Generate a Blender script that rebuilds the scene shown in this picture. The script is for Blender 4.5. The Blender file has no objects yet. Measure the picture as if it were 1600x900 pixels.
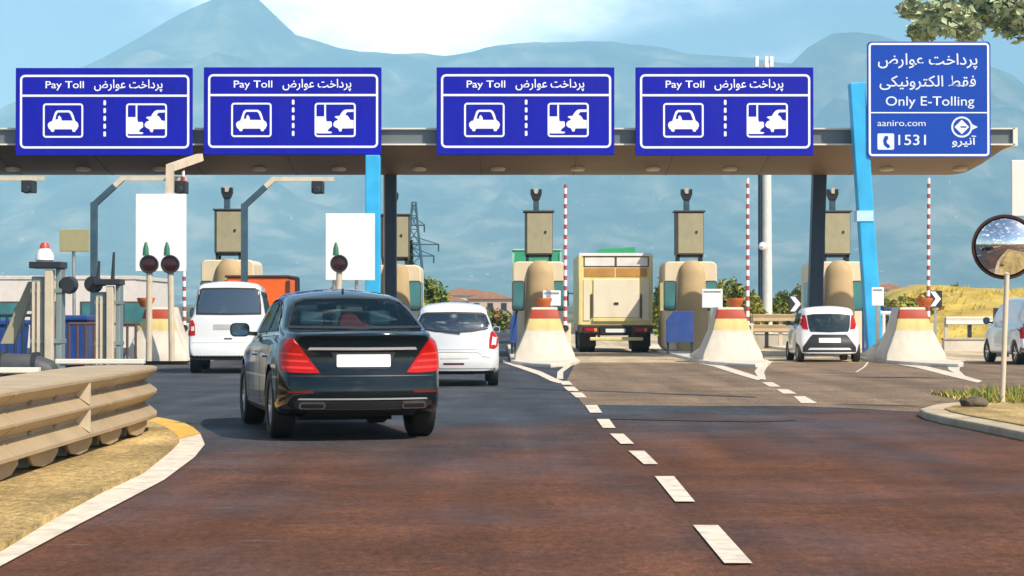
import bpy, bmesh, math, random
from mathutils import Vector, Matrix, geometry, noise
from mathutils.bvhtree import BVHTree
R = math.radians
rnd = random.Random(7)
sc = bpy.context.scene
COL = sc.collection

# ------------------------------------------------------------------ camera, sky, sun, exposure
EYE, FOC = 1.4, 3200.0                       # eye height (m), focal length in photo pixels (photo 1600 wide)
PITCH = math.atan(40 / FOC)
cam = bpy.data.objects.new('camera', bpy.data.cameras.new('camera')); COL.objects.link(cam)
cam.location = (0, 0, EYE); cam.rotation_euler = (R(90) + PITCH, 0, 0)
cam.data.sensor_width = 36; cam.data.lens = 36 * FOC / 1600
cam.data.clip_start = 0.1; cam.data.clip_end = 60000
sc.camera = cam

SUN_DIR = Vector((0.60, -0.62, 0.88)).normalized()   # towards the sun
ELEV = math.asin(SUN_DIR.z); AZ = math.atan2(SUN_DIR.x, SUN_DIR.y)
SKY_STRENGTH, SUN_STRENGTH, EXPOSURE = 0.115, 5.0, 0.46
world = bpy.data.worlds.new('World'); sc.world = world; world.use_nodes = True
def build_world():
    nt = world.node_tree; N = nt.nodes; L = nt.links
    bg = N['Background']; bg.inputs[1].default_value = SKY_STRENGTH
    sky = N.new('ShaderNodeTexSky'); sky.sky_type = 'NISHITA'; sky.sun_disc = False
    sky.sun_elevation = ELEV; sky.sun_rotation = AZ; sky.air_density = 1.0; sky.dust_density = 0.8; sky.ozone_density = 1.6
    tc = N.new('ShaderNodeTexCoord')
    mp = N.new('ShaderNodeMapping'); mp.inputs['Scale'].default_value = (1, 1, 2.2)
    L.new(tc.outputs['Generated'], mp.inputs[0])
    nz = N.new('ShaderNodeTexNoise'); nz.inputs['Scale'].default_value = 6; nz.inputs['Detail'].default_value = 9; nz.inputs['Roughness'].default_value = .58
    L.new(mp.outputs[0], nz.inputs['Vector'])
    # a bank of cloud standing over the summit
    dn = N.new('ShaderNodeVectorMath'); dn.operation = 'SUBTRACT'; dn.inputs[1].default_value = (-0.052, 0.985, 0.150)
    L.new(tc.outputs['Generated'], dn.inputs[0])
    sq = N.new('ShaderNodeVectorMath'); sq.operation = 'MULTIPLY'; sq.inputs[1].default_value = (7.5, 0.5, 15)
    L.new(dn.outputs[0], sq.inputs[0])
    ln = N.new('ShaderNodeVectorMath'); ln.operation = 'LENGTH'; L.new(sq.outputs[0], ln.inputs[0])
    mr = N.new('ShaderNodeMapRange'); mr.inputs['From Min'].default_value = 0.1; mr.inputs['From Max'].default_value = 1.25
    mr.inputs['To Min'].default_value = .42; mr.inputs['To Max'].default_value = 0.0; mr.interpolation_type = 'SMOOTHSTEP'
    L.new(ln.outputs['Value'], mr.inputs['Value'])
    ad = N.new('ShaderNodeMath'); ad.operation = 'ADD'; L.new(nz.outputs['Fac'], ad.inputs[0]); L.new(mr.outputs[0], ad.inputs[1])
    rp = N.new('ShaderNodeMapRange'); rp.inputs['From Min'].default_value = .50; rp.inputs['From Max'].default_value = .95; rp.interpolation_type = 'SMOOTHSTEP'
    L.new(ad.outputs[0], rp.inputs['Value'])
    mx = N.new('ShaderNodeMix'); mx.data_type = 'RGBA'
    L.new(rp.outputs[0], mx.inputs['Factor']); L.new(sky.outputs[0], mx.inputs['A'])
    mx.inputs['B'].default_value = (34, 33.5, 33, 1)
    L.new(mx.outputs['Result'], bg.inputs[0])
build_world()
sl = bpy.data.lights.new('sun', 'SUN'); sl.energy = SUN_STRENGTH; sl.angle = R(0.5); sl.color = (1, .89, .72)
sun = bpy.data.objects.new('sun', sl); COL.objects.link(sun)
sun.rotation_euler = SUN_DIR.to_track_quat('Z', 'Y').to_euler()
sc.view_settings.view_transform = 'Standard'; sc.view_settings.look = 'None'
sc.view_settings.exposure = EXPOSURE; sc.view_settings.gamma = 1; sc.view_settings.use_curve_mapping = False
sc.render.engine = 'CYCLES'; sc.cycles.use_denoising = True
sc.cycles.max_bounces = 10; sc.cycles.volume_bounces = 5; sc.cycles.transparent_max_bounces = 12
sc.cycles.sample_clamp_indirect = 6

# ------------------------------------------------------------------ photo pixel -> world
CP, SP = math.cos(PITCH), math.sin(PITCH)
def ray(px, py):
    u, v = (px - 800) / FOC, (450 - py) / FOC
    return Vector((u, CP - v * SP, SP + v * CP))
def gp(px, py, z=0.0):
    d = ray(px, py); t = (z - EYE) / d.z
    return Vector((d.x * t, d.y * t, z))
def at(px, py, Y):
    d = ray(px, py); t = Y / d.y
    return Vector((d.x * t, Y, EYE + d.z * t))

# ------------------------------------------------------------------ materials
def lin(c):
    return tuple((x / 12.92 if x <= .04045 else ((x + .055) / 1.055) ** 2.4) for x in c)
MATS = {}
def M(name, rgb, rough=.6, metal=0.0, var=.12, scale=3.0, bump=0.0, bscale=40.0, coat=0.0, spec=.5, dirt=0.0, dirtcol=(.16, .12, .08), emit=None):
    """Principled material; rgb is the real (linear) base colour, varied by two noises."""
    if name in MATS: return MATS[name]
    m = bpy.data.materials.new(name); m.use_nodes = True; MATS[name] = m
    nt = m.node_tree; N = nt.nodes; L = nt.links; b = N['Principled BSDF']
    b.inputs['Roughness'].default_value = rough; b.inputs['Metallic'].default_value = metal
    b.inputs['Coat Weight'].default_value = coat; b.inputs['Specular IOR Level'].default_value = spec
    tc = N.new('ShaderNodeTexCoord')
    n1 = N.new('ShaderNodeTexNoise'); n1.inputs['Scale'].default_value = scale; n1.inputs['Detail'].default_value = 6
    L.new(tc.outputs['Object'], n1.inputs['Vector'])
    mr = N.new('ShaderNodeMapRange'); mr.inputs['From Min'].default_value = .3; mr.inputs['From Max'].default_value = .7
    mr.inputs['To Min'].default_value = 1 - var; mr.inputs['To Max'].default_value = 1 + var
    L.new(n1.outputs['Fac'], mr.inputs['Value'])
    vm = N.new('ShaderNodeVectorMath'); vm.operation = 'SCALE'; vm.inputs[0].default_value = rgb
    L.new(mr.outputs[0], vm.inputs['Scale']); out = vm.outputs[0]
    if dirt:
        n2 = N.new('ShaderNodeTexNoise'); n2.inputs['Scale'].default_value = scale * .7; n2.inputs['Detail'].default_value = 8; n2.inputs['Roughness'].default_value = .65
        mp = N.new('ShaderNodeMapping'); mp.inputs['Scale'].default_value = (2.5, 2.5, .6); mp.inputs['Location'].default_value = (3, 7, 1)
        L.new(tc.outputs['Object'], mp.inputs[0]); L.new(mp.outputs[0], n2.inputs['Vector'])
        r2 = N.new('ShaderNodeMapRange'); r2.inputs['From Min'].default_value = .48; r2.inputs['From Max'].default_value = .72; r2.inputs['To Max'].default_value = dirt
        L.new(n2.outputs['Fac'], r2.inputs['Value'])
        mx = N.new('ShaderNodeMix'); mx.data_type = 'RGBA'; L.new(r2.outputs[0], mx.inputs['Factor']); L.new(out, mx.inputs['A'])
        mx.inputs['B'].default_value = (*dirtcol, 1); out = mx.outputs['Result']
    L.new(out, b.inputs['Base Color'])
    if bump:
        n3 = N.new('ShaderNodeTexNoise'); n3.inputs['Scale'].default_value = bscale; n3.inputs['Detail'].default_value = 4
        L.new(tc.outputs['Object'], n3.inputs['Vector'])
        bp = N.new('ShaderNodeBump'); bp.inputs['Strength'].default_value = bump; bp.inputs['Distance'].default_value = .02
        L.new(n3.outputs['Fac'], bp.inputs['Height']); L.new(bp.outputs[0], b.inputs['Normal'])
    if emit:
        b.inputs['Emission Color'].default_value = (*emit[0], 1); b.inputs['Emission Strength'].default_value = emit[1]
    return m
def glass_mat(name, tint, gloss=.16):
    """thin tinted car glass: see-through with a mirror film"""
    if name in MATS: return MATS[name]
    m = bpy.data.materials.new(name); m.use_nodes = True; MATS[name] = m
    nt = m.node_tree; N = nt.nodes; L = nt.links; N.remove(N['Principled BSDF'])
    t = N.new('ShaderNodeBsdfTransparent'); t.inputs[0].default_value = (*tint, 1)
    g = N.new('ShaderNodeBsdfGlossy'); g.inputs['Roughness'].default_value = .02; g.inputs[0].default_value = (.95, 1, 1, 1)
    mx = N.new('ShaderNodeMixShader'); mx.inputs[0].default_value = gloss
    L.new(t.outputs[0], mx.inputs[1]); L.new(g.outputs[0], mx.inputs[2]); L.new(mx.outputs[0], N['Material Output'].inputs[0])
    return m

m_white = M('white_paint', (.78, .77, .74), .5, var=.06, dirt=.25, dirtcol=(.45, .40, .33))
m_conc_w = M('whitewashed_concrete', (.60, .55, .47), .85, var=.12, scale=1.6, bump=.3, dirt=.6, dirtcol=(.45, .39, .30))
m_conc = M('concrete', (.42, .38, .31), .9, var=.15, scale=1.2, bump=.35, dirt=.4)
m_red = M('red_band_paint', (.33, .038, .012), .6, var=.15, dirt=.2)
m_yel = M('pale_yellow_band', (.62, .50, .20), .65, var=.10, dirt=.2)
m_sign = M('sign_blue', (.003, .006, .36), .5, spec=.25, var=.10, scale=.8, dirt=.12, dirtcol=(.05, .06, .30))
m_sign2 = M('sign_blue_light', (.004, .055, .40), .5, spec=.25, var=.06, scale=1.0)
m_mark = M('sign_white', (.80, .84, .90), .4, var=.02)
m_back = M('galvanised_steel', (.40, .41, .40), .45, .75, var=.15)
m_dark = M('dark_metal', (.018, .022, .028), .45, .0, var=.2)
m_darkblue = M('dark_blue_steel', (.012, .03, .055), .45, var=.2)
m_armblue = M('grey_blue_steel', (.05, .10, .14), .45, .2, var=.2)
m_cream = M('cream_steel', (.62, .53, .40), .55, var=.08, dirt=.2)
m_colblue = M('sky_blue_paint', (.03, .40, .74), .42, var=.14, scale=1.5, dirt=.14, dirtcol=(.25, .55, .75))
m_fascia = M('canopy_fascia', (.15, .175, .185), .5, .3, var=.1, scale=.4)
m_edge = M('pale_trim', (.72, .69, .60), .5, var=.06)
m_soffit = M('soffit_bounce_brown', (.17, .095, .042), .5, .1, var=.25, scale=.35, dirt=.4, dirtcol=(.12, .09, .05))  # underside's shade and warm road bounce put into a brown base colour
m_booth = M('booth_cream', (.68, .58, .42), .6, var=.1, scale=.8, dirt=.25, dirtcol=(.4, .3, .18))
m_boothcol = M('booth_ochre', (.44, .32, .17), .7, var=.14, scale=1.0, dirt=.25)
m_teal = M('teal_glass', (.03, .17, .19), .08, var=.3, scale=1.2, spec=.8)
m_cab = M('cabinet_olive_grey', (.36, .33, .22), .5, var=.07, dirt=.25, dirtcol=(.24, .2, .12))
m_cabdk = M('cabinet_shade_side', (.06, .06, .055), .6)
m_bluepan = M('blue_panel', (.014, .055, .24), .45, var=.2, dirt=.2)
m_orange = M('orange_plastic', (.55, .13, .025), .5, var=.12)
m_black = M('black_rubber', (.012, .012, .012), .7, var=.2)
m_plastic = M('black_plastic', (.02, .02, .021), .5)
m_alu = M('alloy', (.55, .55, .54), .28, .9, var=.05)
m_chrome = M('chrome', (.75, .76, .76), .12, 1.0, var=.02)
m_plate = M('plate_white', (.80, .80, .80), .45, var=.02)
m_redlens = M('red_lens', (.42, .004, .004), .25, var=.12, spec=.3, coat=.15)
m_redlens2 = M('bright_red_lens', (.72, .035, .022), .25, var=.1, spec=.3, coat=.15)
m_clearlens = M('clear_lens', (.75, .70, .70), .12, var=.05, spec=.8)
m_amber = M('amber_lens', (.75, .30, .04), .2)
m_rail = M('rail_tan_steel', (.40, .295, .175), .55, .15, var=.12, scale=1.4, bump=.1, dirt=.35, dirtcol=(.30, .21, .12))
m_post = M('post_beige', (.55, .47, .35), .6, var=.1, dirt=.3)
m_postblue = M('post_blue_grey', (.22, .28, .28), .5, .3, var=.12, dirt=.25)
m_linewhite = M('road_paint_white', (.66, .58, .47), .7, var=.14, scale=4, dirt=.6, dirtcol=(.30, .23, .17))
m_lineyel = M('road_paint_yellow', (.68, .40, .05), .7, var=.15, scale=3, dirt=.3)
m_seat = M('grey_seat', (.10, .20, .22), .8)
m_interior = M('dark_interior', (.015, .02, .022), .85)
m_leaf = M('leaf_green', (.12, .19, .03), .6, var=.5, scale=.6)
m_leafy = M('leaf_yellow', (.36, .31, .035), .6, var=.4, scale=.6)
m_leafd = M('leaf_dark', (.022, .045, .022), .6, var=.4, scale=.8)
m_bark = M('bark', (.10, .075, .05), .9, var=.3)
m_straw = M('dry_straw', (.46, .33, .06), .8, var=.3, scale=2)
m_roof = M('roof_tile', (.42, .20, .12), .8, var=.2)

# ------------------------------------------------------------------ building helpers
def tag(o, label=None, cat=None, group=None, kind=None):
    if label: o['label'] = label
    if cat: o['category'] = cat
    if group: o['group'] = group
    if kind: o['kind'] = kind
    return o
def thing(name, loc, label, cat, group=None, rz=0.0):
    o = bpy.data.objects.new(name, None); COL.objects.link(o); o.empty_display_size = .2
    o.location = loc; o.rotation_euler = (0, 0, rz)
    return tag(o, label, cat, group)
def wloc(o):
    v = Vector((0, 0, 0))
    while o is not None: v += o.location; o = o.parent
    return v
def copy_tree(o, parent=None):
    c = o.copy(); COL.objects.link(c)
    if parent is not None: c.parent = parent
    for ch in list(o.children): copy_tree(ch, c)
    return c
class MB:
    def __init__(s): s.v = []; s.f = []; s.m = []; s.mi = 0
    def add(s, vs, fs):
        k = len(s.v); s.v += [tuple(p) for p in vs]; s.f += [tuple(i + k for i in f) for f in fs]; s.m += [s.mi] * len(fs); return s
    def box(s, x0, x1, y0, y1, z0, z1):
        return s.add([(x0, y0, z0), (x1, y0, z0), (x1, y1, z0), (x0, y1, z0), (x0, y0, z1), (x1, y0, z1), (x1, y1, z1), (x0, y1, z1)],
                     [(0, 3, 2, 1), (4, 5, 6, 7), (0, 1, 5, 4), (1, 2, 6, 5), (2, 3, 7, 6), (3, 0, 4, 7)])
    def bar(s, p, q, w, h=None):
        """square bar between two points"""
        p, q = Vector(p), Vector(q); h = h or w; d = (q - p).normalized()
        a = Vector((0, 0, 1)) if abs(d.z) < .9 else Vector((0, 1, 0))
        x = d.cross(a).normalized(); y = x.cross(d).normalized(); x *= w / 2; y *= h / 2
        return s.add([p - x - y, p + x - y, p + x + y, p - x + y, q - x - y, q + x - y, q + x + y, q - x + y],
                     [(0, 1, 2, 3), (4, 7, 6, 5), (0, 4, 5, 1), (1, 5, 6, 2), (2, 6, 7, 3), (3, 7, 4, 0)])
    def tube(s, pts, r, seg=10, cap=True):
        """round bar along points; r number or list"""
        pts = [Vector(p) for p in pts]; n = len(pts); rr = r if isinstance(r, (list, tuple)) else [r] * n
        vs = []; x = None
        for i, p in enumerate(pts):
            d = (pts[min(i + 1, n - 1)] - pts[max(i - 1, 0)]).normalized()
            if x is None:
                x = d.cross(Vector((0, 0, 1)) if abs(d.z) < .9 else Vector((0, 1, 0))).normalized()
            else: x = (x - d * x.dot(d)).normalized()
            y = d.cross(x)
            for k in range(seg):
                a = 2 * math.pi * k / seg; vs.append(p + (x * math.cos(a) + y * math.sin(a)) * rr[i])
        fs = [(i * seg + k, i * seg + (k + 1) % seg, (i + 1) * seg + (k + 1) % seg, (i + 1) * seg + k) for i in range(n - 1) for k in range(seg)]
        if cap: fs += [tuple(range(seg - 1, -1, -1)), tuple((n - 1) * seg + k for k in range(seg))]
        return s.add(vs, fs)
    def lathe(s, prof, c, axis='z', seg=24):
        """profile [(r, t)] turned about an axis through c"""
        c = Vector(c); vs = []
        for r, t in prof:
            for k in range(seg):
                a = 2 * math.pi * k / seg; u, w = r * math.cos(a), r * math.sin(a)
                vs.append(c + Vector({'z': (u, w, t), 'x': (t, u, w), 'y': (u, t, w)}[axis]))
        n = len(prof)
        return s.add(vs, [(i * seg + k, i * seg + (k + 1) % seg, (i + 1) * seg + (k + 1) % seg, (i + 1) * seg + k) for i in range(n - 1) for k in range(seg)])
    def loft(s, rings, cap=True):
        n = len(rings[0]); vs = [p for r in rings for p in r]
        fs = [(i * n + k, i * n + (k + 1) % n, (i + 1) * n + (k + 1) % n, (i + 1) * n + k) for i in range(len(rings) - 1) for k in range(n)]
        if cap: fs += [tuple(range(n - 1, -1, -1)), tuple((len(rings) - 1) * n + k for k in range(n))]
        return s.add(vs, fs)
    def prism(s, poly, f0, f1):
        """poly 2D extruded: f0(p), f1(p) give the two faces' points"""
        return s.loft([[f0(p) for p in poly], [f1(p) for p in poly]])
    def build(s, name, mat, parent=None, world=True, smooth=False, bevel=0.0, seg=2, angle=35, recalc=True):
        me = bpy.data.meshes.new(name)
        off = wloc(parent) if (parent is not None and world) else Vector((0, 0, 0))
        me.from_pydata([(p[0] - off.x, p[1] - off.y, p[2] - off.z) for p in s.v], [], s.f)
        mats = mat if isinstance(mat, (list, tuple)) else [mat]
        for m in mats: me.materials.append(m)
        for p, i in zip(me.polygons, s.m): p.material_index = min(i, len(mats) - 1)
        if recalc:
            bm = bmesh.new(); bm.from_mesh(me); bmesh.ops.recalc_face_normals(bm, faces=bm.faces); bm.to_mesh(me); bm.free()
        if smooth:
            me.shade_smooth(); me.set_sharp_from_angle(angle=R(angle))
        o = bpy.data.objects.new(name, me); COL.objects.link(o)
        if parent is not None: o.parent = parent
        if bevel:
            b = o.modifiers.new('bevel', 'BEVEL'); b.width = bevel; b.segments = seg; b.limit_method = 'ANGLE'; b.angle_limit = R(40); b.harden_normals = False
        return o
def inside(p, poly):
    x, y = p; c = False; n = len(poly)
    for i in range(n):
        x0, y0 = poly[i]; x1, y1 = poly[(i + 1) % n]
        if (y0 > y) != (y1 > y) and x < (x1 - x0) * (y - y0) / (y1 - y0) + x0: c = not c
    return c
def tri2d(poly, holes=(), step=None):
    """triangulate a 2D polygon with holes; returns verts, tris (interior grid every step)"""
    def dens(pl):
        if not step: return [Vector(p) for p in pl]
        out = []
        for i, p in enumerate(pl):
            p = Vector(p); q = Vector(pl[(i + 1) % len(pl)]); k = max(1, int((q - p).length / step))
            out += [p.lerp(q, j / k) for j in range(k)]
        return out
    vs = []; es = []
    for pl in [poly, *holes]:
        d = dens(pl); k = len(vs); vs += d; es += [(k + i, k + (i + 1) % len(d)) for i in range(len(d))]
    if step:
        xs = [p[0] for p in poly]; ys = [p[1] for p in poly]
        x = min(xs) + step / 2
        while x < max(xs):
            y = min(ys) + step / 2
            while y < max(ys):
                if inside((x, y), poly): vs.append(Vector((x, y)))
                y += step
            x += step
    V, E_, F, *_ = geometry.delaunay_2d_cdt(vs, es, [], 0, 1e-5)
    tr = []
    for f in F:
        c = sum((V[i] for i in f), Vector((0, 0))) / len(f)
        if inside(c, poly) and not any(inside(c, h) for h in holes): tr.append(tuple(f))
    return V, tr
def rrect(x0, x1, y0, y1, r, n=5):
    pts = []
    for cx, cy, a0 in ((x1 - r, y1 - r, 0), (x0 + r, y1 - r, 90), (x0 + r, y0 + r, 180), (x1 - r, y0 + r, 270)):
        for k in range(n + 1):
            a = R(a0 + 90 * k / n); pts.append((cx + r * math.cos(a), cy + r * math.sin(a)))
    return pts
def sheet(name, pts, z, mat, kind='structure', label=None):
    """flat ground sheet from a polygon of ground points"""
    b = MB(); V, T = tri2d([(p[0], p[1]) for p in pts])
    b.add([(v.x, v.y, z) for v in V], T); o = b.build(name, mat, recalc=False)
    for p in o.data.polygons:
        if p.normal.z < 0: p.flip()
    return tag(o, label, None, None, kind)
def interp(tab, x):
    if x <= tab[0][0]: return tab[0][1]
    for (a, va), (b, vb) in zip(tab, tab[1:]):
        if x <= b: return va + (vb - va) * (x - a) / (b - a)
    return tab[-1][1]
def sinterp(tab, x):
    """Catmull-Rom-like smooth table"""
    n = len(tab)
    if x <= tab[0][0]: return tab[0][1]
    if x >= tab[-1][0]: return tab[-1][1]
    for i in range(n - 1):
        a, b = tab[i], tab[i + 1]
        if x <= b[0]:
            t = (x - a[0]) / (b[0] - a[0]); h = b[0] - a[0]
            def slope(k):
                if k <= 0 or k >= n - 1: return (tab[min(k + 1, n - 1)][1] - tab[max(k - 1, 0)][1]) / (tab[min(k + 1, n - 1)][0] - tab[max(k - 1, 0)][0])
                d0 = (tab[k][1] - tab[k - 1][1]) / (tab[k][0] - tab[k - 1][0]); d1 = (tab[k + 1][1] - tab[k][1]) / (tab[k + 1][0] - tab[k][0])
                return 0 if d0 * d1 <= 0 else 2 * d0 * d1 / (d0 + d1)
            m0, m1 = slope(i) * h, slope(i + 1) * h
            return (2*t**3 - 3*t*t + 1) * a[1] + (t**3 - 2*t*t + t) * m0 + (-2*t**3 + 3*t*t) * b[1] + (t**3 - t*t) * m1
    return tab[-1][1]

# ================================================================== SETTING: terrain, road, kerbs
def px_table(tab, D):
    return [((x - 800) / FOC * D, max(0.0, EYE + (490 - y) / FOC * D)) for x, y in tab]
D1, D2 = 9000.0, 7900.0
RIDGE1 = px_table([(-1400, 470), (-900, 420), (-500, 330), (-250, 262), (-60, 205), (60, 146), (140, 105), (200, 76), (250, 50), (300, 22), (345, -2), (380, -12), (415, 8),
                   (435, 40), (475, 68), (540, 86), (620, 93), (700, 90), (760, 82), (820, 74), (890, 70), (950, 75), (1010, 82), (1100, 92), (1200, 102), (1300, 120), (1500, 170), (1800, 260), (2200, 380), (2800, 470)], D1)
RIDGE2 = px_table([(1060, 490), (1130, 360), (1190, 205), (1225, 120), (1248, 92), (1275, 72), (1310, 60), (1350, 60), (1400, 72), (1450, 88), (1510, 104), (1560, 118), (1600, 146), (1660, 190), (1760, 240), (2000, 340), (2500, 480)], D2)
def fbm(x, y, o=5):
    return noise.fractal(Vector((x, y, 3.3)), 1.0, 2.0, o, noise_basis='PERLIN_ORIGINAL')
def height(x, y):
    if y < 160: return -0.05
    h = -0.05 + 26 * min(1, (y - 160) / 4400) ** 1.2
    n = fbm(x / 900, y / 900)
    r1 = interp(RIDGE1, x)
    t = (y - 4500) / (D1 - 4500)
    a = 0.0
    if 0 < t <= 1: a = r1 * t ** 1.45 * (1 + (.26 * n + .20 * (.5 - abs(fbm(x / 420 + 9, y / 900, 6)) * 2)) * math.sin(math.pi * t))
    elif t > 1: a = r1 * max(0, 1 - (t - 1) * 9)
    if .8 < t < 1.05: a += 22 * fbm(x / 260, y / 260, 7) * min(1, (t - .8) * 6) * min(1, r1 / 300)
    r2 = interp(RIDGE2, x); t2 = (y - 4700) / (D2 - 4700); b = 0.0
    if 0 < t2 <= 1: b = r2 * t2 ** 1.35 * (1 + (.26 * n + .20 * (.5 - abs(fbm(x / 380 + 4, y / 800, 6)) * 2)) * math.sin(math.pi * t2)) + (8 * fbm(x / 120, y / 120) if t2 > .9 and r2 > 60 else 0)
    elif t2 > 1: b = r2 * max(0, 1 - (t2 - 1) * 7)
    return max(h + a, h + b)
def build_terrain():
    xs = [0.0]; st = 12.0
    while xs[-1] < 9500: xs.append(xs[-1] + st); st = min(st * 1.12, 95 if xs[-1] < 4800 else 900)
    xs = [-x for x in xs[:0:-1]] + xs
    ys = [-400, -200, -60, 0, 60, 120, 160]; st = 25.0
    while ys[-1] < 9500: ys.append(ys[-1] + st); st = min(st * 1.12, 110)
    if D1 not in ys: ys.append(D1)
    ys.append(D2); ys = sorted(set(ys))
    b = MB(); n = len(xs)
    b.add([(x, y, height(x, y)) for y in ys for x in xs], [(j * n + i, j * n + i + 1, (j + 1) * n + i + 1, (j + 1) * n + i) for j in range(len(ys) - 1) for i in range(n - 1)])
    m = bpy.data.materials.new('hillside'); m.use_nodes = True; nt = m.node_tree; N = nt.nodes; L = nt.links; p = N['Principled BSDF']; p.inputs['Roughness'].default_value = .95
    tc = N.new('ShaderNodeTexCoord')
    def noise_(sc_, det, mul=(1, 1, 1)):
        mp = N.new('ShaderNodeMapping'); mp.inputs['Scale'].default_value = mul; L.new(tc.outputs['Object'], mp.inputs[0])
        q = N.new('ShaderNodeTexNoise'); q.inputs['Scale'].default_value = sc_; q.inputs['Detail'].default_value = det; q.inputs['Roughness'].default_value = .6
        L.new(mp.outputs[0], q.inputs['Vector']); return q.outputs['Fac']
    cr = N.new('ShaderNodeValToRGB'); L.new(noise_(.0060, 13, (1, .6, 1)), cr.inputs[0])
    e = cr.color_ramp.elements; e[0].position = .36; e[0].color = (.012, .022, .012, 1); e[1].position = .66; e[1].color = (.30, .25, .16, 1)
    k = e.new(.5); k.color = (.07, .085, .035, 1)
    # fields and terraces: long light strips
    r2 = N.new('ShaderNodeMapRange'); r2.inputs['From Min'].default_value = .60; r2.inputs['From Max'].default_value = .70; r2.inputs['To Max'].default_value = .45; L.new(noise_(.022, 8, (.8, .5, 1)), r2.inputs['Value'])
    mx = N.new('ShaderNodeMix'); mx.data_type = 'RGBA'; L.new(r2.outputs[0], mx.inputs['Factor']); L.new(cr.outputs[0], mx.inputs['A']); mx.inputs['B'].default_value = (.30, .27, .19, 1)
    L.new(mx.outputs['Result'], p.inputs['Base Color'])
    o = b.build('terrain', m, smooth=True, angle=180, recalc=False)
    return tag(o, kind='structure')
build_terrain()

def ground_mat(name, near, far, y0, y1, rough=(.5, .85), patch=.35, bump=.35):
    """asphalt: two tones (near / far) meeting in a ragged zone y0..y1, wheel tracks, stains, stones"""
    m = bpy.data.materials.new(name); m.use_nodes = True; nt = m.node_tree; N = nt.nodes; L = nt.links; p = N['Principled BSDF']; p.inputs['Specular IOR Level'].default_value = .2
    tc = N.new('ShaderNodeTexCoord'); OB = tc.outputs['Object']
    def nz(s, det, mul=(1, 1, 1), ro=.6):
        mp = N.new('ShaderNodeMapping'); mp.inputs['Scale'].default_value = mul; L.new(OB, mp.inputs[0])
        q = N.new('ShaderNodeTexNoise'); q.inputs['Scale'].default_value = s; q.inputs['Detail'].default_value = det; q.inputs['Roughness'].default_value = ro
        L.new(mp.outputs[0], q.inputs['Vector']); return q.outputs['Fac']
    def mr(v, a, b, c=0., d=1.):
        q = N.new('ShaderNodeMapRange'); q.inputs['From Min'].default_value = a; q.inputs['From Max'].default_value = b
        q.inputs['To Min'].default_value = c; q.inputs['To Max'].default_value = d; L.new(v, q.inputs['Value']); return q.outputs[0]
    def mth(op, a, b):
        q = N.new('ShaderNodeMath'); q.operation = op
        for i, x in enumerate((a, b)):
            if isinstance(x, (int, float)): q.inputs[i].default_value = x
            else: L.new(x, q.inputs[i])
        return q.outputs[0]
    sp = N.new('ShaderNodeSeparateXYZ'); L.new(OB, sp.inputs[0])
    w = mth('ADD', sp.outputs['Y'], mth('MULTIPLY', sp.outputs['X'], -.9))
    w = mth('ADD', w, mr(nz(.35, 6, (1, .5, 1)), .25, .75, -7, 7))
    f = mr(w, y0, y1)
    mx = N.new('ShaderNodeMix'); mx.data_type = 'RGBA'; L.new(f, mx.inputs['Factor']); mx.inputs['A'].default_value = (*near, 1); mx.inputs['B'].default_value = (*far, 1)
    tone = mth('MULTIPLY', mr(nz(1.1, 8, (1, .35, 1)), .3, .7, 1 - patch, 1 + patch), mr(nz(16, 6, (1, .45, 1), .8), .3, .7, .40, 1.6))
    tone = mth('MULTIPLY', tone, mr(nz(.55, 5, (2.2, .12, 1)), .35, .65, .74, 1.16))
    tone = mth('MULTIPLY', tone, mr(nz(.7, 9, (.7, 1.0, 1), .72), .36, .64, .76, 1.22))
    vm = N.new('ShaderNodeVectorMath'); vm.operation = 'SCALE'; L.new(mx.outputs['Result'], vm.inputs[0]); L.new(tone, vm.inputs['Scale'])
    tone_fine = mr(nz(48, 4, (1, .6, 1), .8), .3, .7, .55, 1.45)
    vm2 = N.new('ShaderNodeVectorMath'); vm2.operation = 'SCALE'; L.new(vm.outputs[0], vm2.inputs[0]); L.new(tone_fine, vm2.inputs['Scale']); vm = vm2
    # pale worn scuffs
    sc_ = mr(nz(1.6, 9, (.55, 2.6, 1), .7), .61, .70, 0, .42)
    m2 = N.new('ShaderNodeMix'); m2.data_type = 'RGBA'; L.new(sc_, m2.inputs['Factor']); L.new(vm.outputs[0], m2.inputs['A']); m2.inputs['B'].default_value = (.20, .18, .18, 1)
    L.new(m2.outputs['Result'], p.inputs['Base Color'])
    L.new(mr(nz(.5, 7, (.8, .6, 1)), .38, .62, rough[0], rough[1]), p.inputs['Roughness'])
    bp = N.new('ShaderNodeBump'); bp.inputs['Strength'].default_value = bump; bp.inputs['Distance'].default_value = .012; L.new(nz(55, 3), bp.inputs['Height']); L.new(bp.outputs[0], p.inputs['Normal'])
    return m
m_asph = ground_mat('asphalt', (.108, .041, .018), (.047, .051, .060), 17, 28, (.55, .92), .24)  # bluish far tone puts the sky's reflection into the asphalt colour
m_apron = ground_mat('pale_apron_surfacing', (.20, .138, .090), (.23, .165, .108), 48, 62, (.7, .95), .14)
m_band = ground_mat('dark_road_band', (.050, .046, .048), (.055, .05, .05), 20, 30, (.5, .8), .2)
m_dirt = ground_mat('dry_verge_soil', (.36, .25, .10), (.42, .30, .13), 10, 30, (.85, .95), .35, .8)

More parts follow.
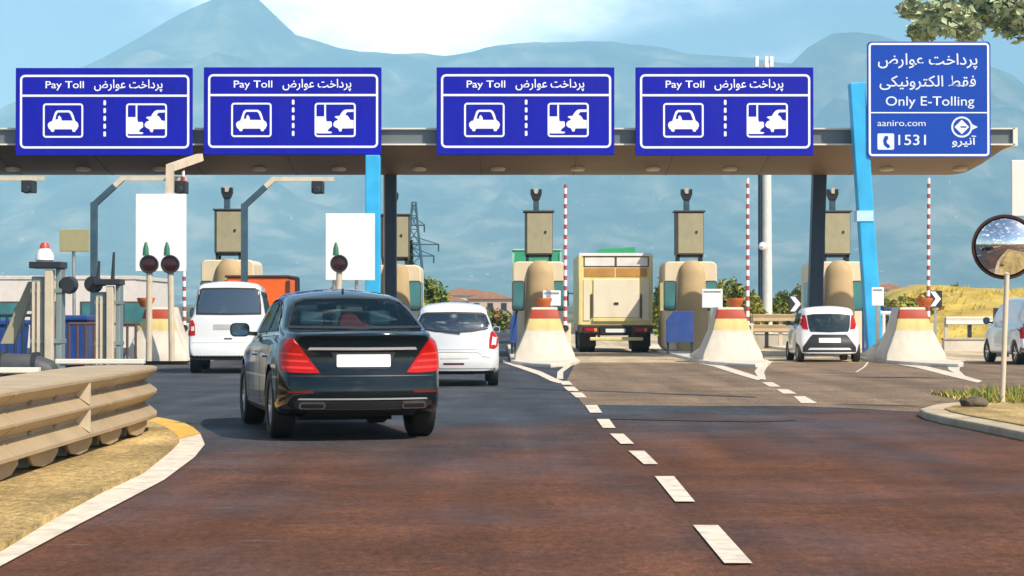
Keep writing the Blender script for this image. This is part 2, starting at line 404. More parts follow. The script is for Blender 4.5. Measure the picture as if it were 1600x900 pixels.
sheet('road', [(-60, -30), (60, -30), (60, 150), (-60, 150)], 0.0, m_asph)
apron = [gp(*p) for p in [(886, 594), (893, 606), (900, 618), (912, 633), (1000, 634), (1120, 635), (1230, 634.5), (1300, 637), (1380, 641), (1450, 645), (1530, 641), (1700, 630)]]
apron += [Vector((60, 40, 0)), Vector((60, 140, 0)), Vector((2.2, 140, 0)), gp(905, 557), gp(898, 570)]
sheet('toll_apron', apron, .004, m_apron)
m_slab = ground_mat('lane_slab_concrete', (.48, .375, .245), (.50, .40, .27), 40, 70, (.7, .95), .14)
sheet('lane_slab', [gp(900, 567), gp(960, 566.5), gp(1040, 567), gp(1060, 568), gp(1160, 568), gp(1212, 566.5), gp(1260, 566), gp(1345, 567), gp(1490, 567), gp(1560, 566.5), Vector((60, 61.5, 0)), Vector((60, 139, 0)), Vector((2.25, 139, 0))], .008, m_slab)
# thin dark strips across the lanes
b = MB()
pts = [gp(*p) for p in [(800, 606), (900, 610), (1000, 614), (1090, 617.5), (1180, 621)]]
pts2 = [gp(*p) for p in [(930, 653.5), (1010, 655), (1100, 657), (1180, 658), (1240, 656)]]
for p, q in [*zip(pts, pts[1:]), *zip(pts2, pts2[1:])]: b.add([p + Vector((0, -.28, .0085)), q + Vector((0, -.28, .0085)), q + Vector((0, .16, .0085)), p + Vector((0, .16, .0085))], [(0, 1, 2, 3)])
tag(b.build('road_strips', m_band, recalc=False), kind='structure')

# painted markings (all flat paint of the road)
DASH = [[(1083, 823), (1122, 823), (1176, 883), (1132, 883)], [(1023, 746), (1053, 746), (1086, 786), (1055, 786)], [(982, 706), (1007, 706), (1028, 727), (1006, 727)],
        [(953, 679), (974, 679), (991, 695), (970, 695)], [(932, 656), (952, 656), (962, 670), (942, 670)], [(914, 634), (933, 634), (941, 646), (922, 646)],
        [(891, 614), (909, 614), (917, 622), (900, 622)], [(880, 605), (897, 605), (905, 612), (888, 612)], [(872, 596), (889, 596), (895, 602), (879, 602)],
        [(1240, 620), (1258, 620), (1277, 631), (1252, 631)], [(1213, 609), (1231, 609), (1245, 616), (1224, 616)], [(1190, 598), (1207, 598), (1220, 605), (1203, 605)]]
b = MB()
for d in DASH:
    V, T = tri2d([gp(*p).to_2d() for p in d]); b.add([(v.x, v.y, .012) for v in V], T)
def ribbon(b, L_, R_, z):
    for (p, q), (r, s) in zip(zip(L_, L_[1:]), zip(R_, R_[1:])):
        p, q, r, s = gp(*p), gp(*q), gp(*r), gp(*s); b.add([(p.x, p.y, z), (q.x, q.y, z), (s.x, s.y, z), (r.x, r.y, z)], [(0, 1, 2, 3)])
# edge lines running round the three island tips
ribbon(b, [(786, 563), (815, 572), (845, 581), (868, 592), (879, 596)], [(786, 567), (812, 576), (840, 586), (860, 596), (874, 600)], .013)
ribbon(b, [(880, 593), (880, 582), (893, 572), (908, 563)], [(870, 593), (871, 582), (884, 571), (902, 562)], .0125)
ribbon(b, [(1036, 552), (1075, 560), (1120, 569), (1160, 581), (1193, 592)], [(1036, 555), (1072, 564), (1114, 573), (1150, 585), (1184, 595)], .013)
ribbon(b, [(1197, 594), (1194, 582), (1200, 572), (1209, 564)], [(1186, 593), (1179, 581), (1186, 572), (1196, 562)], .0125)
ribbon(b, [(1350, 560), (1390, 563), (1440, 571), (1490, 583), (1535, 596)], [(1350, 563), (1386, 567), (1432, 575), (1478, 587), (1528, 599)], .013)
ribbon(b, [(1508, 588), (1499, 580), (1500, 572), (1510, 563)], [(1494, 585), (1482, 578), (1480, 572), (1486, 563)], .0125)
ribbon(b, [(1340, 582), (1352, 574), (1358, 566)], [(1336, 582), (1349, 574), (1355, 566)], .0126)
o = b.build('lane_markings', m_linewhite, recalc=False)
for p in o.data.polygons:
    if p.normal.z < 0: p.flip()
tag(o, kind='structure')
# the kerbed verge under the crash barrier at the left: white edge line, yellow nose, dry soil
OUT = [(-140, 968), (0, 888), (96, 836), (188, 788), (256, 752), (304, 716), (320, 696), (313, 679)]
INN = [(-170, 930), (0, 866), (80, 816), (160, 772), (224, 742), (268, 706), (280, 694), (278, 688)]
b = MB(); ribbon(b, OUT, INN, .012); tag(b.build('edge_line', m_linewhite), kind='structure')
b = MB(); ribbon(b, [(313, 678.5), (302, 669), (288, 662), (268, 657), (246, 653)], [(278, 687.5), (270, 680), (256, 672), (240, 665), (222, 661)], .012); tag(b.build('kerb_paint', m_lineyel), kind='structure')
verge = [gp(*p) for p in INN] + [gp(270, 680), gp(256, 672), gp(240, 665), gp(222, 661), gp(150, 655), Vector((-7.2, 26.5, 0)), Vector((-7.2, 8, 0))]
b = MB(); V, T = tri2d([(p.x, p.y) for p in verge]); n = len(V)
b.prism([(p.x, p.y) for p in verge], lambda p: (p[0], p[1], -.02), lambda p: (p[0], p[1], .05))
tag(b.build('verge', m_dirt), kind='structure')
# small kerbed island at the right with the mirror
isl = [gp(*p) for p in [(1436, 650), (1448, 656), (1480, 664), (1540, 676), (1600, 689), (1760, 712)]] + [Vector((12, 26, 0)), gp(1600, 630), gp(1520, 636), gp(1462, 642)]
b = MB(); b.prism([(p.x, p.y) for p in isl], lambda p: (p[0], p[1], -.02), lambda p: (p[0], p[1], .10))
tag(b.build('kerb', M('tan_concrete', (.46, .37, .25), .9, var=.18, scale=1.2, bump=.4, dirt=.5), bevel=.03), kind='structure')
c0 = sum((Vector((p.x, p.y)) for p in isl), Vector((0, 0))) / len(isl)
soil = [(c0.x + (p.x - c0.x) * .86 + .15, c0.y + (p.y - c0.y) * .86) for p in isl]
b = MB(); b.prism(soil, lambda p: (p[0], p[1], .05), lambda p: (p[0], p[1], .115)); tag(b.build('island_soil', m_dirt), kind='structure')
# toll island plinths (raised kerbs) carrying booths
ISX = [-9.8, -4.35, .95, 6.25, 11.5]
for k, X in enumerate(ISX):
    if k == 0: pl = [(X - 1.0, 57), (X + .9, 57), (X + 1.1, 86), (X - 1.1, 86)]
    else:
        pl = [(X - .98, 57.6), (X - .80, 55.6), (X - .45, 54.0), (X + .05, 53.0), (X + .40, 54.0), (X + .75, 55.6), (X + .95, 57.6), (X + 1.05, 86), (X - 1.15, 86)]
    b = MB(); b.prism(pl, lambda p: (p[0], p[1], -.02), lambda p: (p[0], p[1], .10))
    tag(b.build('island_kerb', m_conc_w if k else m_conc, bevel=.03), kind='structure')
# dry-grass bank at the far right, behind the plaza
b = MB(); nx, ny = 46, 12; vs = []
for j in range(ny):
    for i in range(nx):
        x = 16 + i * 1.6; y = 96 + j * 3.2
        e = min(1, max(0, (x - 18.3) / 4.5)) * min(1, j / 5) * min(1, (ny - 1 - j) / 3)
        vs.append((x, y, -.1 + 2.9 * e ** .8 * (1 + .22 * fbm(x / 7, y / 7))))
b.add(vs, [(j * nx + i, j * nx + i + 1, (j + 1) * nx + i + 1, (j + 1) * nx + i) for j in range(ny - 1) for i in range(nx - 1)])
tag(b.build('embankment', M('dry_grass_bank', (.48, .34, .07), .9, var=.4, scale=.5, bump=.8, bscale=6, dirt=.4, dirtcol=(.16, .17, .04)), smooth=True, angle=180), kind='structure')

# the air: one closed box of thin even haze
def build_haze(density=1.8e-4):
    b = MB(); b.box(-10500, 10500, -450, 9900, -2.0, 1620)
    o = b.build('haze', M('haze_air', (1, 1, 1)))
    m = MATS['haze_air']; nt = m.node_tree; N = nt.nodes; nt.links.clear()
    for q in list(N):
        if q.type != 'OUTPUT_MATERIAL': N.remove(q)
    v = N.new('ShaderNodeVolumePrincipled'); v.inputs['Density'].default_value = density; v.inputs['Color'].default_value = (.42, .76, 1.0, 1); v.inputs['Anisotropy'].default_value = -0.45
    nt.links.new(v.outputs[0], N['Material Output'].inputs['Volume'])
    tag(o, kind='stuff')
build_haze()

# ================================================================== TOLL CANOPY
CX0, CX1 = -24.0, 15.35
canopy = thing('toll_canopy', (0, 68, 0), 'long grey toll canopy with sloping brown-shaded underside spanning all the lanes on blue columns', 'canopy')
def yz(pl, x0, x1, b): return b.prism(pl, lambda p: (x0, p[0], p[1]), lambda p: (x1, p[0], p[1]))
b = MB(); yz([(62.78, 7.04), (62.78, 6.60), (67.7, 6.60), (67.7, 7.04)], CX0, CX1, b); b.build('fascia', m_fascia, canopy)
b = MB()
# sloped soffit with a rounded right-hand end
pr = [(62.74, 6.55), (64.2, 6.22), (65.6, 6.00), (66.7, 5.92), (67.3, 5.98), (67.6, 6.2), (67.7, 6.55)]
rings = []
xs = [CX0] + [CX1 - 1.15 + 1.15 * math.sin(R(a)) for a in range(0, 91, 10)]
for x in xs:
    t = max(0.0, (x - (CX1 - 1.15)) / 1.15); k = math.sqrt(max(0, 1 - t * t))
    rings.append([(x, 62.74 if i == 0 else y, 6.595 - (6.595 - z) * max(k, .08)) for i, (y, z) in enumerate(pr)] + [(x, 67.7, 6.597), (x, 62.74, 6.597)])
b.loft(rings); b.mi = 1
for x in range(-22, 14, 3):                  # panel seams
    for (y0, z0), (y1, z1) in zip(pr[:3], pr[1:4]): b.bar((x, y0 + .02, z0 - .003), (x, y1, z1 - .003), .03, .012)
b.build('soffit', [m_soffit, M('seam_dark', (.10, .075, .05), .6)], canopy, smooth=True, angle=30)
b = MB(); b.box(CX0, CX1 + .05, 62.66, 62.80, 6.56, 6.605); b.box(CX0, CX1 + .05, 62.66, 62.80, 7.05, 7.09); b.box(CX1 + .001, CX1 + .14, 62.66, 67.8, 6.54, 7.10)
b.build('edge_trim', m_edge, canopy)
for px in (405, 530, 778, 902, 1140, 1385, 1500, 20, 1020, 655, 250, 130):
    p = at(px, 258, 65.4); z = 6.02
    b = MB(); b.lathe([(.0, -.05), (.20, -.05), (.24, 0), (.24, .08)], (p.x, 65.4, z - .01), 'z', 16)
    b.build('downlight', M('downlight_lens', (.55, .45, .3), .3), canopy, smooth=True)
# columns: raking blue fronts, dark rears
def column(px0, py0, px1, py1, Y, w, mat, name='column', dep=.5):
    p, q = at(px0, py0, Y), at(px1, py1, Y); b = MB(); b.bar((p.x, Y, p.z), (q.x, Y, q.z), w, dep); return b.build(name, mat, canopy, bevel=.03)
# w is across X for bars in the XZ plane: bar() x axis = d x up
column(583, 243, 583, 557, 62.2, .44, m_colblue)
column(1338, 130, 1367, 557, 62.2, .46, m_colblue)
p = at(1349.5, 338, 62.2); b = MB(); b.box(p.x - .25, p.x + .25, 61.92, 62.5, p.z - .16, p.z + .16); b.build('column_collar', M('collar_pale_blue', (.45, .68, .85), .5), canopy)
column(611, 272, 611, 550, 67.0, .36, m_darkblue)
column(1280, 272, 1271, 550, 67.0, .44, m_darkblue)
b = MB()
p = at(601, 276, 67.0); b.bar((p.x, 66.9, 5.95), (p.x, 66.9, .1), .06)
b.build('drain_pipe', m_cream, canopy)

# ================================================================== SIGNS
def flat(b, poly, y, fx, holes=(), step=None):
    """flat decal facing the camera: fx maps 2D -> (x, z)"""
    q = [fx(p) for p in poly]; V, T = tri2d(q, [[fx(p) for p in h] for h in holes], step)
    b.add([(v.x, y, v.y) for v in V], T)
def ring_poly(b, x0, x1, y0, y1, r, w, Y, fx):
    flat(b, rrect(x0, x1, y0, y1, r), Y, fx, [rrect(x0 + w, x1 - w, y0 + w, y1 - w, max(r - w, .5))])
def lettering(name, s, x, z, h, Y, mat, parent, width=None, align='CENTER', bold=0.0, joined=False):
    """text as a thin mesh; h = cap height in metres"""
    c = bpy.data.curves.new('text', 'FONT'); c.body = s; c.size = 1.0; c.offset = bold; c.resolution_u = 4
    o = bpy.data.objects.new('text', c); COL.objects.link(o)
    dg = bpy.context.evaluated_depsgraph_get(); dg.update()
    me = bpy.data.meshes.new_from_object(o.evaluated_get(dg)); bpy.data.objects.remove(o)
    xs = [v.co.x for v in me.vertices]; ys = [v.co.y for v in me.vertices]
    w = max(xs) - min(xs); k = h / .72; kx = width / w if width else k
    bm = bmesh.new(); bm.from_mesh(me); off = wloc(parent)
    # letters that overlap at their joints sit on slightly different planes
    seen = {}; n = 0
    for v in bm.verts:
        if v in seen: continue
        st = [v]; seen[v] = n
        while st:
            a = st.pop()
            for e in a.link_edges:
                q = e.other_vert(a)
                if q not in seen: seen[q] = n; st.append(q)
        n += 1
    cen = {}
    for v, i in seen.items(): cen.setdefault(i, []).append(v.co.x)
    order = sorted(cen, key=lambda i: sum(cen[i]) / len(cen[i])); rank = {i: r for r, i in enumerate(order)}
    mid = (max(xs) + min(xs)) / 2
    for v in bm.verts:
        ux = (v.co.x - mid) if align == 'CENTER' else (v.co.x - min(xs))
        v.co = Vector((x + ux * kx - off.x, Y - .0012 * (rank[seen[v]] % 7) - off.y, z + v.co.y * k - off.z))
    bmesh.ops.recalc_face_normals(bm, faces=bm.faces)
    me2 = bpy.data.meshes.new(name); bm.to_mesh(me2); bm.free(); me2.materials.append(mat)
    o = bpy.data.objects.new(name, me2); COL.objects.link(o); o.parent = parent; return o
def rev(*l): return ''.join(chr(x) for x in reversed(l))
W_PARDAKHT = rev(0xFB58, 0xFEAE, 0xFEA9, 0xFE8D, 0xFEA7, 0xFE96); W_AVAREZ = rev(0xFECB, 0xFEEE, 0xFE8D, 0xFEAD, 0xFEBD)
W_FAGHAT = rev(0xFED3, 0xFED8, 0xFEC2); W_ELEC = rev(0xFE8D, 0xFEDF, 0xFB91, 0xFE98, 0xFEAE, 0xFEED, 0xFEE7, 0xFBFF, 0xFB91, 0xFBFD)
W_LOGO = rev(0xFE81, 0xFEE7, 0xFBFF, 0xFEAE, 0xFEED)
SY = 62.3
CAR = [(298, 458), (303, 447), (312, 440), (325, 436), (335, 405), (345, 377), (358, 368), (435, 368), (450, 378), (460, 400), (470, 434), (480, 440), (488, 450), (491, 466), (482, 487), (474, 492), (470, 503), (455, 503), (449, 487), (342, 487), (336, 503), (322, 503), (315, 490), (306, 484), (300, 470)]
CARWIN = [(346, 425), (352, 396), (362, 381), (430, 381), (440, 392), (455, 432), (386, 432), (382, 414), (372, 400), (363, 408), (362, 424)]
BOOTHP = [(797, 410), (858, 410), (862, 441), (890, 441), (895, 448), (895, 474), (878, 486), (868, 502), (898, 508), (890, 517), (806, 517), (797, 510)]
CARP = [(904, 456), (914, 440), (935, 431), (922, 420), (912, 414), (920, 408), (944, 406), (954, 388), (968, 372), (982, 366), (1031, 366), (1031, 381), (990, 383), (979, 400), (992, 404), (1003, 418), (1010, 431), (1031, 434), (1031, 485), (960, 486), (955, 505), (942, 505), (934, 486), (915, 478), (905, 468)]
def pay_sign(px0, py0, px1, py1):
    """px rectangle in the photo; artwork drawn in sign-1 pixel units (24..301 x 105..243)"""
    a, c = at(px0, py1, SY), at(px1, py0, SY); k = (c.x - a.x) / 277.0; kz = (c.z - a.z) / 138.0
    fx = lambda p: (a.x + (p[0] - 24) * k, c.z - (p[1] - 105) * kz)
    fq = lambda p: fx((p[0] / 4, p[1] / 4 + 80))          # 4x zoom units
    root = thing('toll_sign', (a.x + (c.x - a.x) / 2, SY, a.z), None, 'sign', 'blue pay toll signs along the canopy edge')
    b = MB(); b.box(a.x, c.x, SY, SY + .08, a.z, c.z); b.build('panel', m_sign, root, bevel=.02)
    b = MB()
    for t in (.15, .38, .62, .85):
        x = a.x + (c.x - a.x) * t; b.box(x - .05, x + .05, SY + .081, SY + .20, a.z + .1, c.z - .1)
    for z in (6.7, 6.98): b.box(a.x + .4, c.x - .4, SY + .2, SY + .37, z - .05, z + .05)
    b.build('bracket', m_back, root)
    Y = SY - .006
    b = MB(); ring_poly(b, 31, 296, 116, 232, 8, 3.4, Y, fx)
    flat(b, [(34.4, 147.2), (292.6, 147.2), (292.6, 150.6), (34.4, 150.6)], Y - .001, fx); b.build('border', m_mark, root)
    for q in range(5):
        b = MB(); flat(b, rrect(161.6, 165.6, 156 + q * 12.3, 164 + q * 12.3, 1.5, 2), Y, fx); b.build('divider_dash', m_mark, root)
    b = MB(); ring_poly(b, 67, 130, 161, 215, 5, 2.8, Y, fx); flat(b, CAR, Y - .001, fq, [CARWIN]); b.build('car_pictogram', m_mark, root)
    b = MB(); ring_poly(b, 197, 261, 161, 215, 5, 2.8, Y, fx); flat(b, BOOTHP, Y - .001, fq)
    flat(b, [(848, 328), (859, 328), (859, 412), (848, 412)], Y - .002, fq); flat(b, CARP, Y - .0015, fq); b.build('booth_pictogram', m_mark, root)
    x, z = fx((101, 137)); lettering('latin_lettering', 'Pay Toll', x, z, 11.5 * kz, Y, m_mark, root, 60 * k, bold=.006)
    x, z = fx((200.5, 137)); lettering('persian_lettering', W_AVAREZ + ' ' + W_PARDAKHT, x, z, 13.5 * kz, Y, m_mark, root, 107 * k, bold=.010)
    return root
s = pay_sign(24, 106, 301, 243); s['label'] = 'blue pay toll sign at the left canopy end, ahead of the camera arms'
s = pay_sign(318, 105, 596, 242); s['label'] = 'blue pay toll sign with a blue column directly below its corner'
s = pay_sign(682, 105, 960, 242); s['label'] = 'blue pay toll sign above the goods truck lane, wide gap on its left'
s = pay_sign(993, 105, 1271, 243); s['label'] = 'blue pay toll sign nearest to the tall square e-tolling sign'
def etoll_sign():
    a, c = at(1357, 245, SY - .4), at(1546, 66, SY - .4); Y0 = SY - .4
    k = (c.x - a.x) / 189.0; kz = (c.z - a.z) / 179.0
    fx = lambda p: (a.x + (p[0] - 1357) * k, c.z - (p[1] - 66) * kz)
    fz = lambda p: fx((1300 + p[0] / 3.6, 40 + p[1] / 3.6))
    root = thing('toll_sign', ((a.x + c.x) / 2, Y0, a.z), 'tall square blue electronic tolling sign with phone number and round logo', 'sign')
    b = MB(); b.prism([fx(p) for p in rrect(1355.5, 1547.5, 65, 246, 6)], lambda p: (p[0], Y0, p[1]), lambda p: (p[0], Y0 + .08, p[1])); b.build('panel', m_sign2, root)
    b = MB()
    for t in (.2, .5, .8):
        x = a.x + (c.x - a.x) * t; b.box(x - .05, x + .05, Y0 + .081, Y0 + .22, a.z + .1, c.z - .1)
    for z in (6.7, 6.98): b.box(a.x + .3, c.x - .3, Y0 + .22, Y0 + .77, z - .05, z + .05)
    b.build('bracket', m_back, root)
    Y = Y0 - .006; mw = M('sign_white_dim', (.66, .74, .84), .45, var=.03)
    b = MB(); ring_poly(b, 1357.5, 1545.5, 67, 244, 6, 3.2, Y, fx); flat(b, [(1361, 175.2), (1542.2, 175.2), (1542.2, 177), (1361, 177)], Y - .001, fx); b.build('border', m_mark, root)
    x, z = fx((1449.5, 101)); lettering('persian_lettering', W_AVAREZ + ' ' + W_PARDAKHT, x, z, 17.5 * kz, Y, mw, root, 155 * k, bold=.008)
    x, z = fx((1449.5, 135)); lettering('persian_lettering', W_ELEC + ' ' + W_FAGHAT, x, z, 17 * kz, Y, mw, root, 150 * k, bold=.008)
    x, z = fx((1453, 165)); lettering('latin_lettering', 'Only E-Tolling', x, z, 15 * kz, Y, mw, root, 138 * k, bold=.004)
    x, z = fx((1408.5, 197)); lettering('web_address', 'aaniro.com', x, z, 10 * kz, Y, mw, root, 75 * k)
    x, z = fx((1425, 226.5)); lettering('phone_number', '1531', x, z, 16.5 * kz, Y, mw, root, 43 * k, bold=.006)
    b = MB(); flat(b, rrect(1371, 1397, 208.5, 234, 2.5), Y, fx, [[(1382, 213), (1387, 212), (1388, 217), (1385.5, 219.5), (1385.5, 223.5), (1389, 226), (1391, 230), (1387, 232), (1381, 227), (1379.5, 220)]]); b.build('phone_symbol', mw, root)
    b = MB(); ccx, ccy = 1502.5, 198.5
    circ = lambda r: [(ccx + r * math.cos(R(a)), ccy + r * math.sin(R(a))) for a in range(0, 360, 12)]
    flat(b, circ(16.5), Y, fx, [circ(13.6)])
    dia = lambda r: [(ccx + r, ccy), (ccx, ccy + r), (ccx - r, ccy), (ccx, ccy - r)]
    flat(b, dia(11.5), Y - .001, fx, [[(ccx + 7, ccy - 1.2), (ccx + 7, ccy + 1.2), (ccx - 2, ccy + 1.2), (ccx - 2, ccy - 1.2)]])
    flat(b, [(ccx + 13, ccy - 6), (ccx + 25, ccy), (ccx + 13, ccy + 6), (ccx + 17, ccy)], Y - .002, fx); b.build('logo', mw, root)
    x, z = fx((1506, 226)); lettering('logo_lettering', W_LOGO, x, z, 12 * kz, Y, mw, root, 38 * k, bold=.015)
etoll_sign()
def blank_board(name, rect, Y, label, mat, posts, thick=.06, group=None):
    a, c = at(rect[0], rect[3], Y), at(rect[2], rect[1], Y)
    root = thing(name, ((a.x + c.x) / 2, Y, 0 if posts else a.z), label, 'board', group)
    b = MB(); b.box(a.x, c.x, Y, Y + thick, a.z, c.z); b.build('panel', mat, root, bevel=.015)
    b = MB(); b.box(a.x + .06, c.x - .06, Y + thick, Y + thick + .05, a.z + .15, a.z + .22); b.box(a.x + .06, c.x - .06, Y + thick, Y + thick + .05, c.z - .22, c.z - .15); b.build('bracket', m_back, root)
    for pp in posts:
        b = MB(); b.tube([at(x, y, Y + thick + .09) if y < 1000 else Vector((at(x, 450, Y).x, Y + thick + .09, 0)) for x, y in pp], .05, 8); b.build('post', m_back, root)
    return root
m_board = M('board_white', (.80, .80, .82), .5, var=.02, dirt=.08)
r_ = blank_board('lane_board', (211.5, 303, 291, 424), 60.6, 'blank white lane board hanging from the canopy on a bent cream arm', m_board, [])
b = MB(); p0, p1, p2 = at(301, 240, 60.75), at(266, 262, 60.75), at(265, 306, 60.75)
b.bar((p0.x, 62.2, p0.z), p1, .22, .22); b.bar(p1 + Vector((0, 0, .09)), p2, .22, .22); b.build('hanger_arm', m_cream, r_)
blank_board('lane_board', (508.5, 333.5, 585.5, 438), 60.6, 'blank white lane board on two thin posts before a blue column', m_board, [[(522, 436), (522, 1001)], [(557, 436), (557, 1001)]])
blank_board('notice_board', (93, 358, 139.5, 393), 60, 'small plain olive tan board on a thin dark pole', M('olive_board', (.33, .30, .16), .6, var=.05), [[(115, 392), (115, 1001)]])
for rect, Y, lab in (((1097, 451.5, 1129, 481), 60.5, 'small white instruction plate beside the ochre booth between truck and hatchback'), ((848, 454, 876, 478), 60.5, 'small white instruction plate behind the orange bowl left of the truck'), ((1362, 449, 1381, 478), 60.5, 'narrow white instruction plate right of the leaning blue column')):
    a, c = at(rect[0], rect[3], Y), at(rect[2], rect[1], Y)
    root = thing('instruction_plate', ((a.x + c.x) / 2, Y, .11), lab, 'plate', 'instruction plates on the toll islands')
    b = MB(); b.box(a.x, c.x, Y, Y + .10, a.z, c.z); b.build('panel', m_board, root, bevel=.02)
    b = MB(); b.box((a.x + c.x) / 2 - .05, (a.x + c.x) / 2 + .05, Y + .02, Y + .08, .11, a.z); b.build('post', m_back, root)
    b = MB(); b.box(a.x + .05, c.x - .05, Y - .012, Y, c.z - .10, c.z - .05); b.build('hood', m_back, root)

# ================================================================== TOLL ISLANDS: crash noses, booths, booms, lamps
def nose(X, Y0, lab):
    """tapered concrete crash nose: white foot, yellow and red bands, white head"""
    root = thing('crash_nose', (X, Y0, .1), lab, 'crash barrier', 'banded concrete noses at the head of the toll islands')
    prof = [(0.0, .86, 0.0), (.14, .85, .02), (.28, .79, .07), (.50, .69, .15), (.82, .555, .28), (.825, .555, .28), (1.15, .455, .42), (1.155, .455, .42), (1.42, .385, .53), (1.48, .36, .56)]
    b = MB(); rings = []
    for z, hw, fy in prof:
        pts = []; r = .12 if hw > .5 else .08
        back = 5.2 - .9 * z
        for x, y in ((-hw, back), (-hw, fy + r), (-hw + r * .3, fy + r * .3), (-hw + r, fy), (hw - r, fy), (hw - r * .3, fy + r * .3), (hw, fy + r), (hw, back)):
            zz = z if y < 2.0 else z * .36
            xx = x if y < 2.0 else x * .9
            pts.append((X + xx, Y0 + y, .1 + zz))
            if y == fy + r: pass
        # shoulder: full height for the first 1.4 m, lower wall behind
        p2 = [pts[0], (X - hw * .95, Y0 + 2.6, .1 + z * .50), (X - hw, Y0 + 1.7, .1 + z)] + pts[1:7] + [(X + hw, Y0 + 1.7, .1 + z), (X + hw * .95, Y0 + 2.6, .1 + z * .50), pts[7]]
        rings.append(p2)
    n = len(rings[0]); cols = [0, 0, 0, 0, 0, 2, 2, 1, 0]
    vs = [p for q in rings for p in q]; b.v = [tuple(p) for p in vs]
    for i in range(len(rings) - 1):
        for k in range(n - 1):
            b.f.append((i * n + k, i * n + k + 1, (i + 1) * n + k + 1, (i + 1) * n + k))
            front = 3 <= k <= 7
            b.m.append({0: 0, 1: 1, 2: 2}[[0, 0, 0, 0, 0, 2, 2, 1, 1][i] if front else 0] if i < 8 else 0)
        b.f.append((i * n + n - 1, i * n, (i + 1) * n, (i + 1) * n + n - 1)); b.m.append(0)
    b.f.append(tuple((len(rings) - 1) * n + k for k in range(n))); b.m.append(0)
    b.build('body', [m_conc_w, m_red, m_yel], root, smooth=True, angle=28)
    return root
def bowl(X, Y, z, lab, tall=False):
    b = MB(); b.lathe([(.0, 0), (.14, 0), (.16, .04), (.22, .15), (.25, .22), (.25, .26), (.22, .26), (.20, .21), (.0, .20)], (X, Y, z), 'z', 22)
    tag(b.build('orange_bowl', m_orange, smooth=True), lab, 'bowl', 'orange bowls on the crash noses')
m_strip = bpy.data.materials.new('boom_stripes'); m_strip.use_nodes = True
def stripes():
    nt = m_strip.node_tree; N = nt.nodes; L = nt.links; p = N['Principled BSDF']; p.inputs['Roughness'].default_value = .45
    tc = N.new('ShaderNodeTexCoord'); sp = N.new('ShaderNodeSeparateXYZ'); L.new(tc.outputs['Object'], sp.inputs[0])
    a = N.new('ShaderNodeMath'); a.operation = 'MULTIPLY'; a.inputs[1].default_value = 1 / .30; L.new(sp.outputs['Z'], a.inputs[0])
    f = N.new('ShaderNodeMath'); f.operation = 'FRACT'; L.new(a.outputs[0], f.inputs[0])
    g = N.new('ShaderNodeMath'); g.operation = 'GREATER_THAN'; g.inputs[1].default_value = .56; L.new(f.outputs[0], g.inputs[0])
    mx = N.new('ShaderNodeMix'); mx.data_type = 'RGBA'; L.new(g.outputs[0], mx.inputs['Factor']); mx.inputs['A'].default_value = (.82, .80, .80, 1); mx.inputs['B'].default_value = (.36, .06, .07, 1)
    L.new(mx.outputs['Result'], p.inputs['Base Color'])
stripes()
def boom(px_top, px_bot, ytop, Y, lab, zb=.11):
    p = at(px_bot, 480, Y); q = at(px_top, ytop, Y)
    root = thing('boom_barrier', (p.x, Y, zb), lab, 'barrier', 'raised striped barrier booms')
    b = MB(); b.box(p.x - .17, p.x + .17, Y - .14, Y + .20, zb, zb + 1.0); b.build('housing', m_cream, root, bevel=.02)
    b = MB(); b.tube([(p.x, Y - .2, zb + .86), (q.x, Y - .2, q.z)], [.055, .045], 10); b.build('arm', m_strip, root, smooth=True)
    b = MB(); b.tube([(p.x, Y - .26, zb + .86), (p.x, Y - .13, zb + .86)], .10, 12); b.build('pivot', m_dark, root, smooth=True)
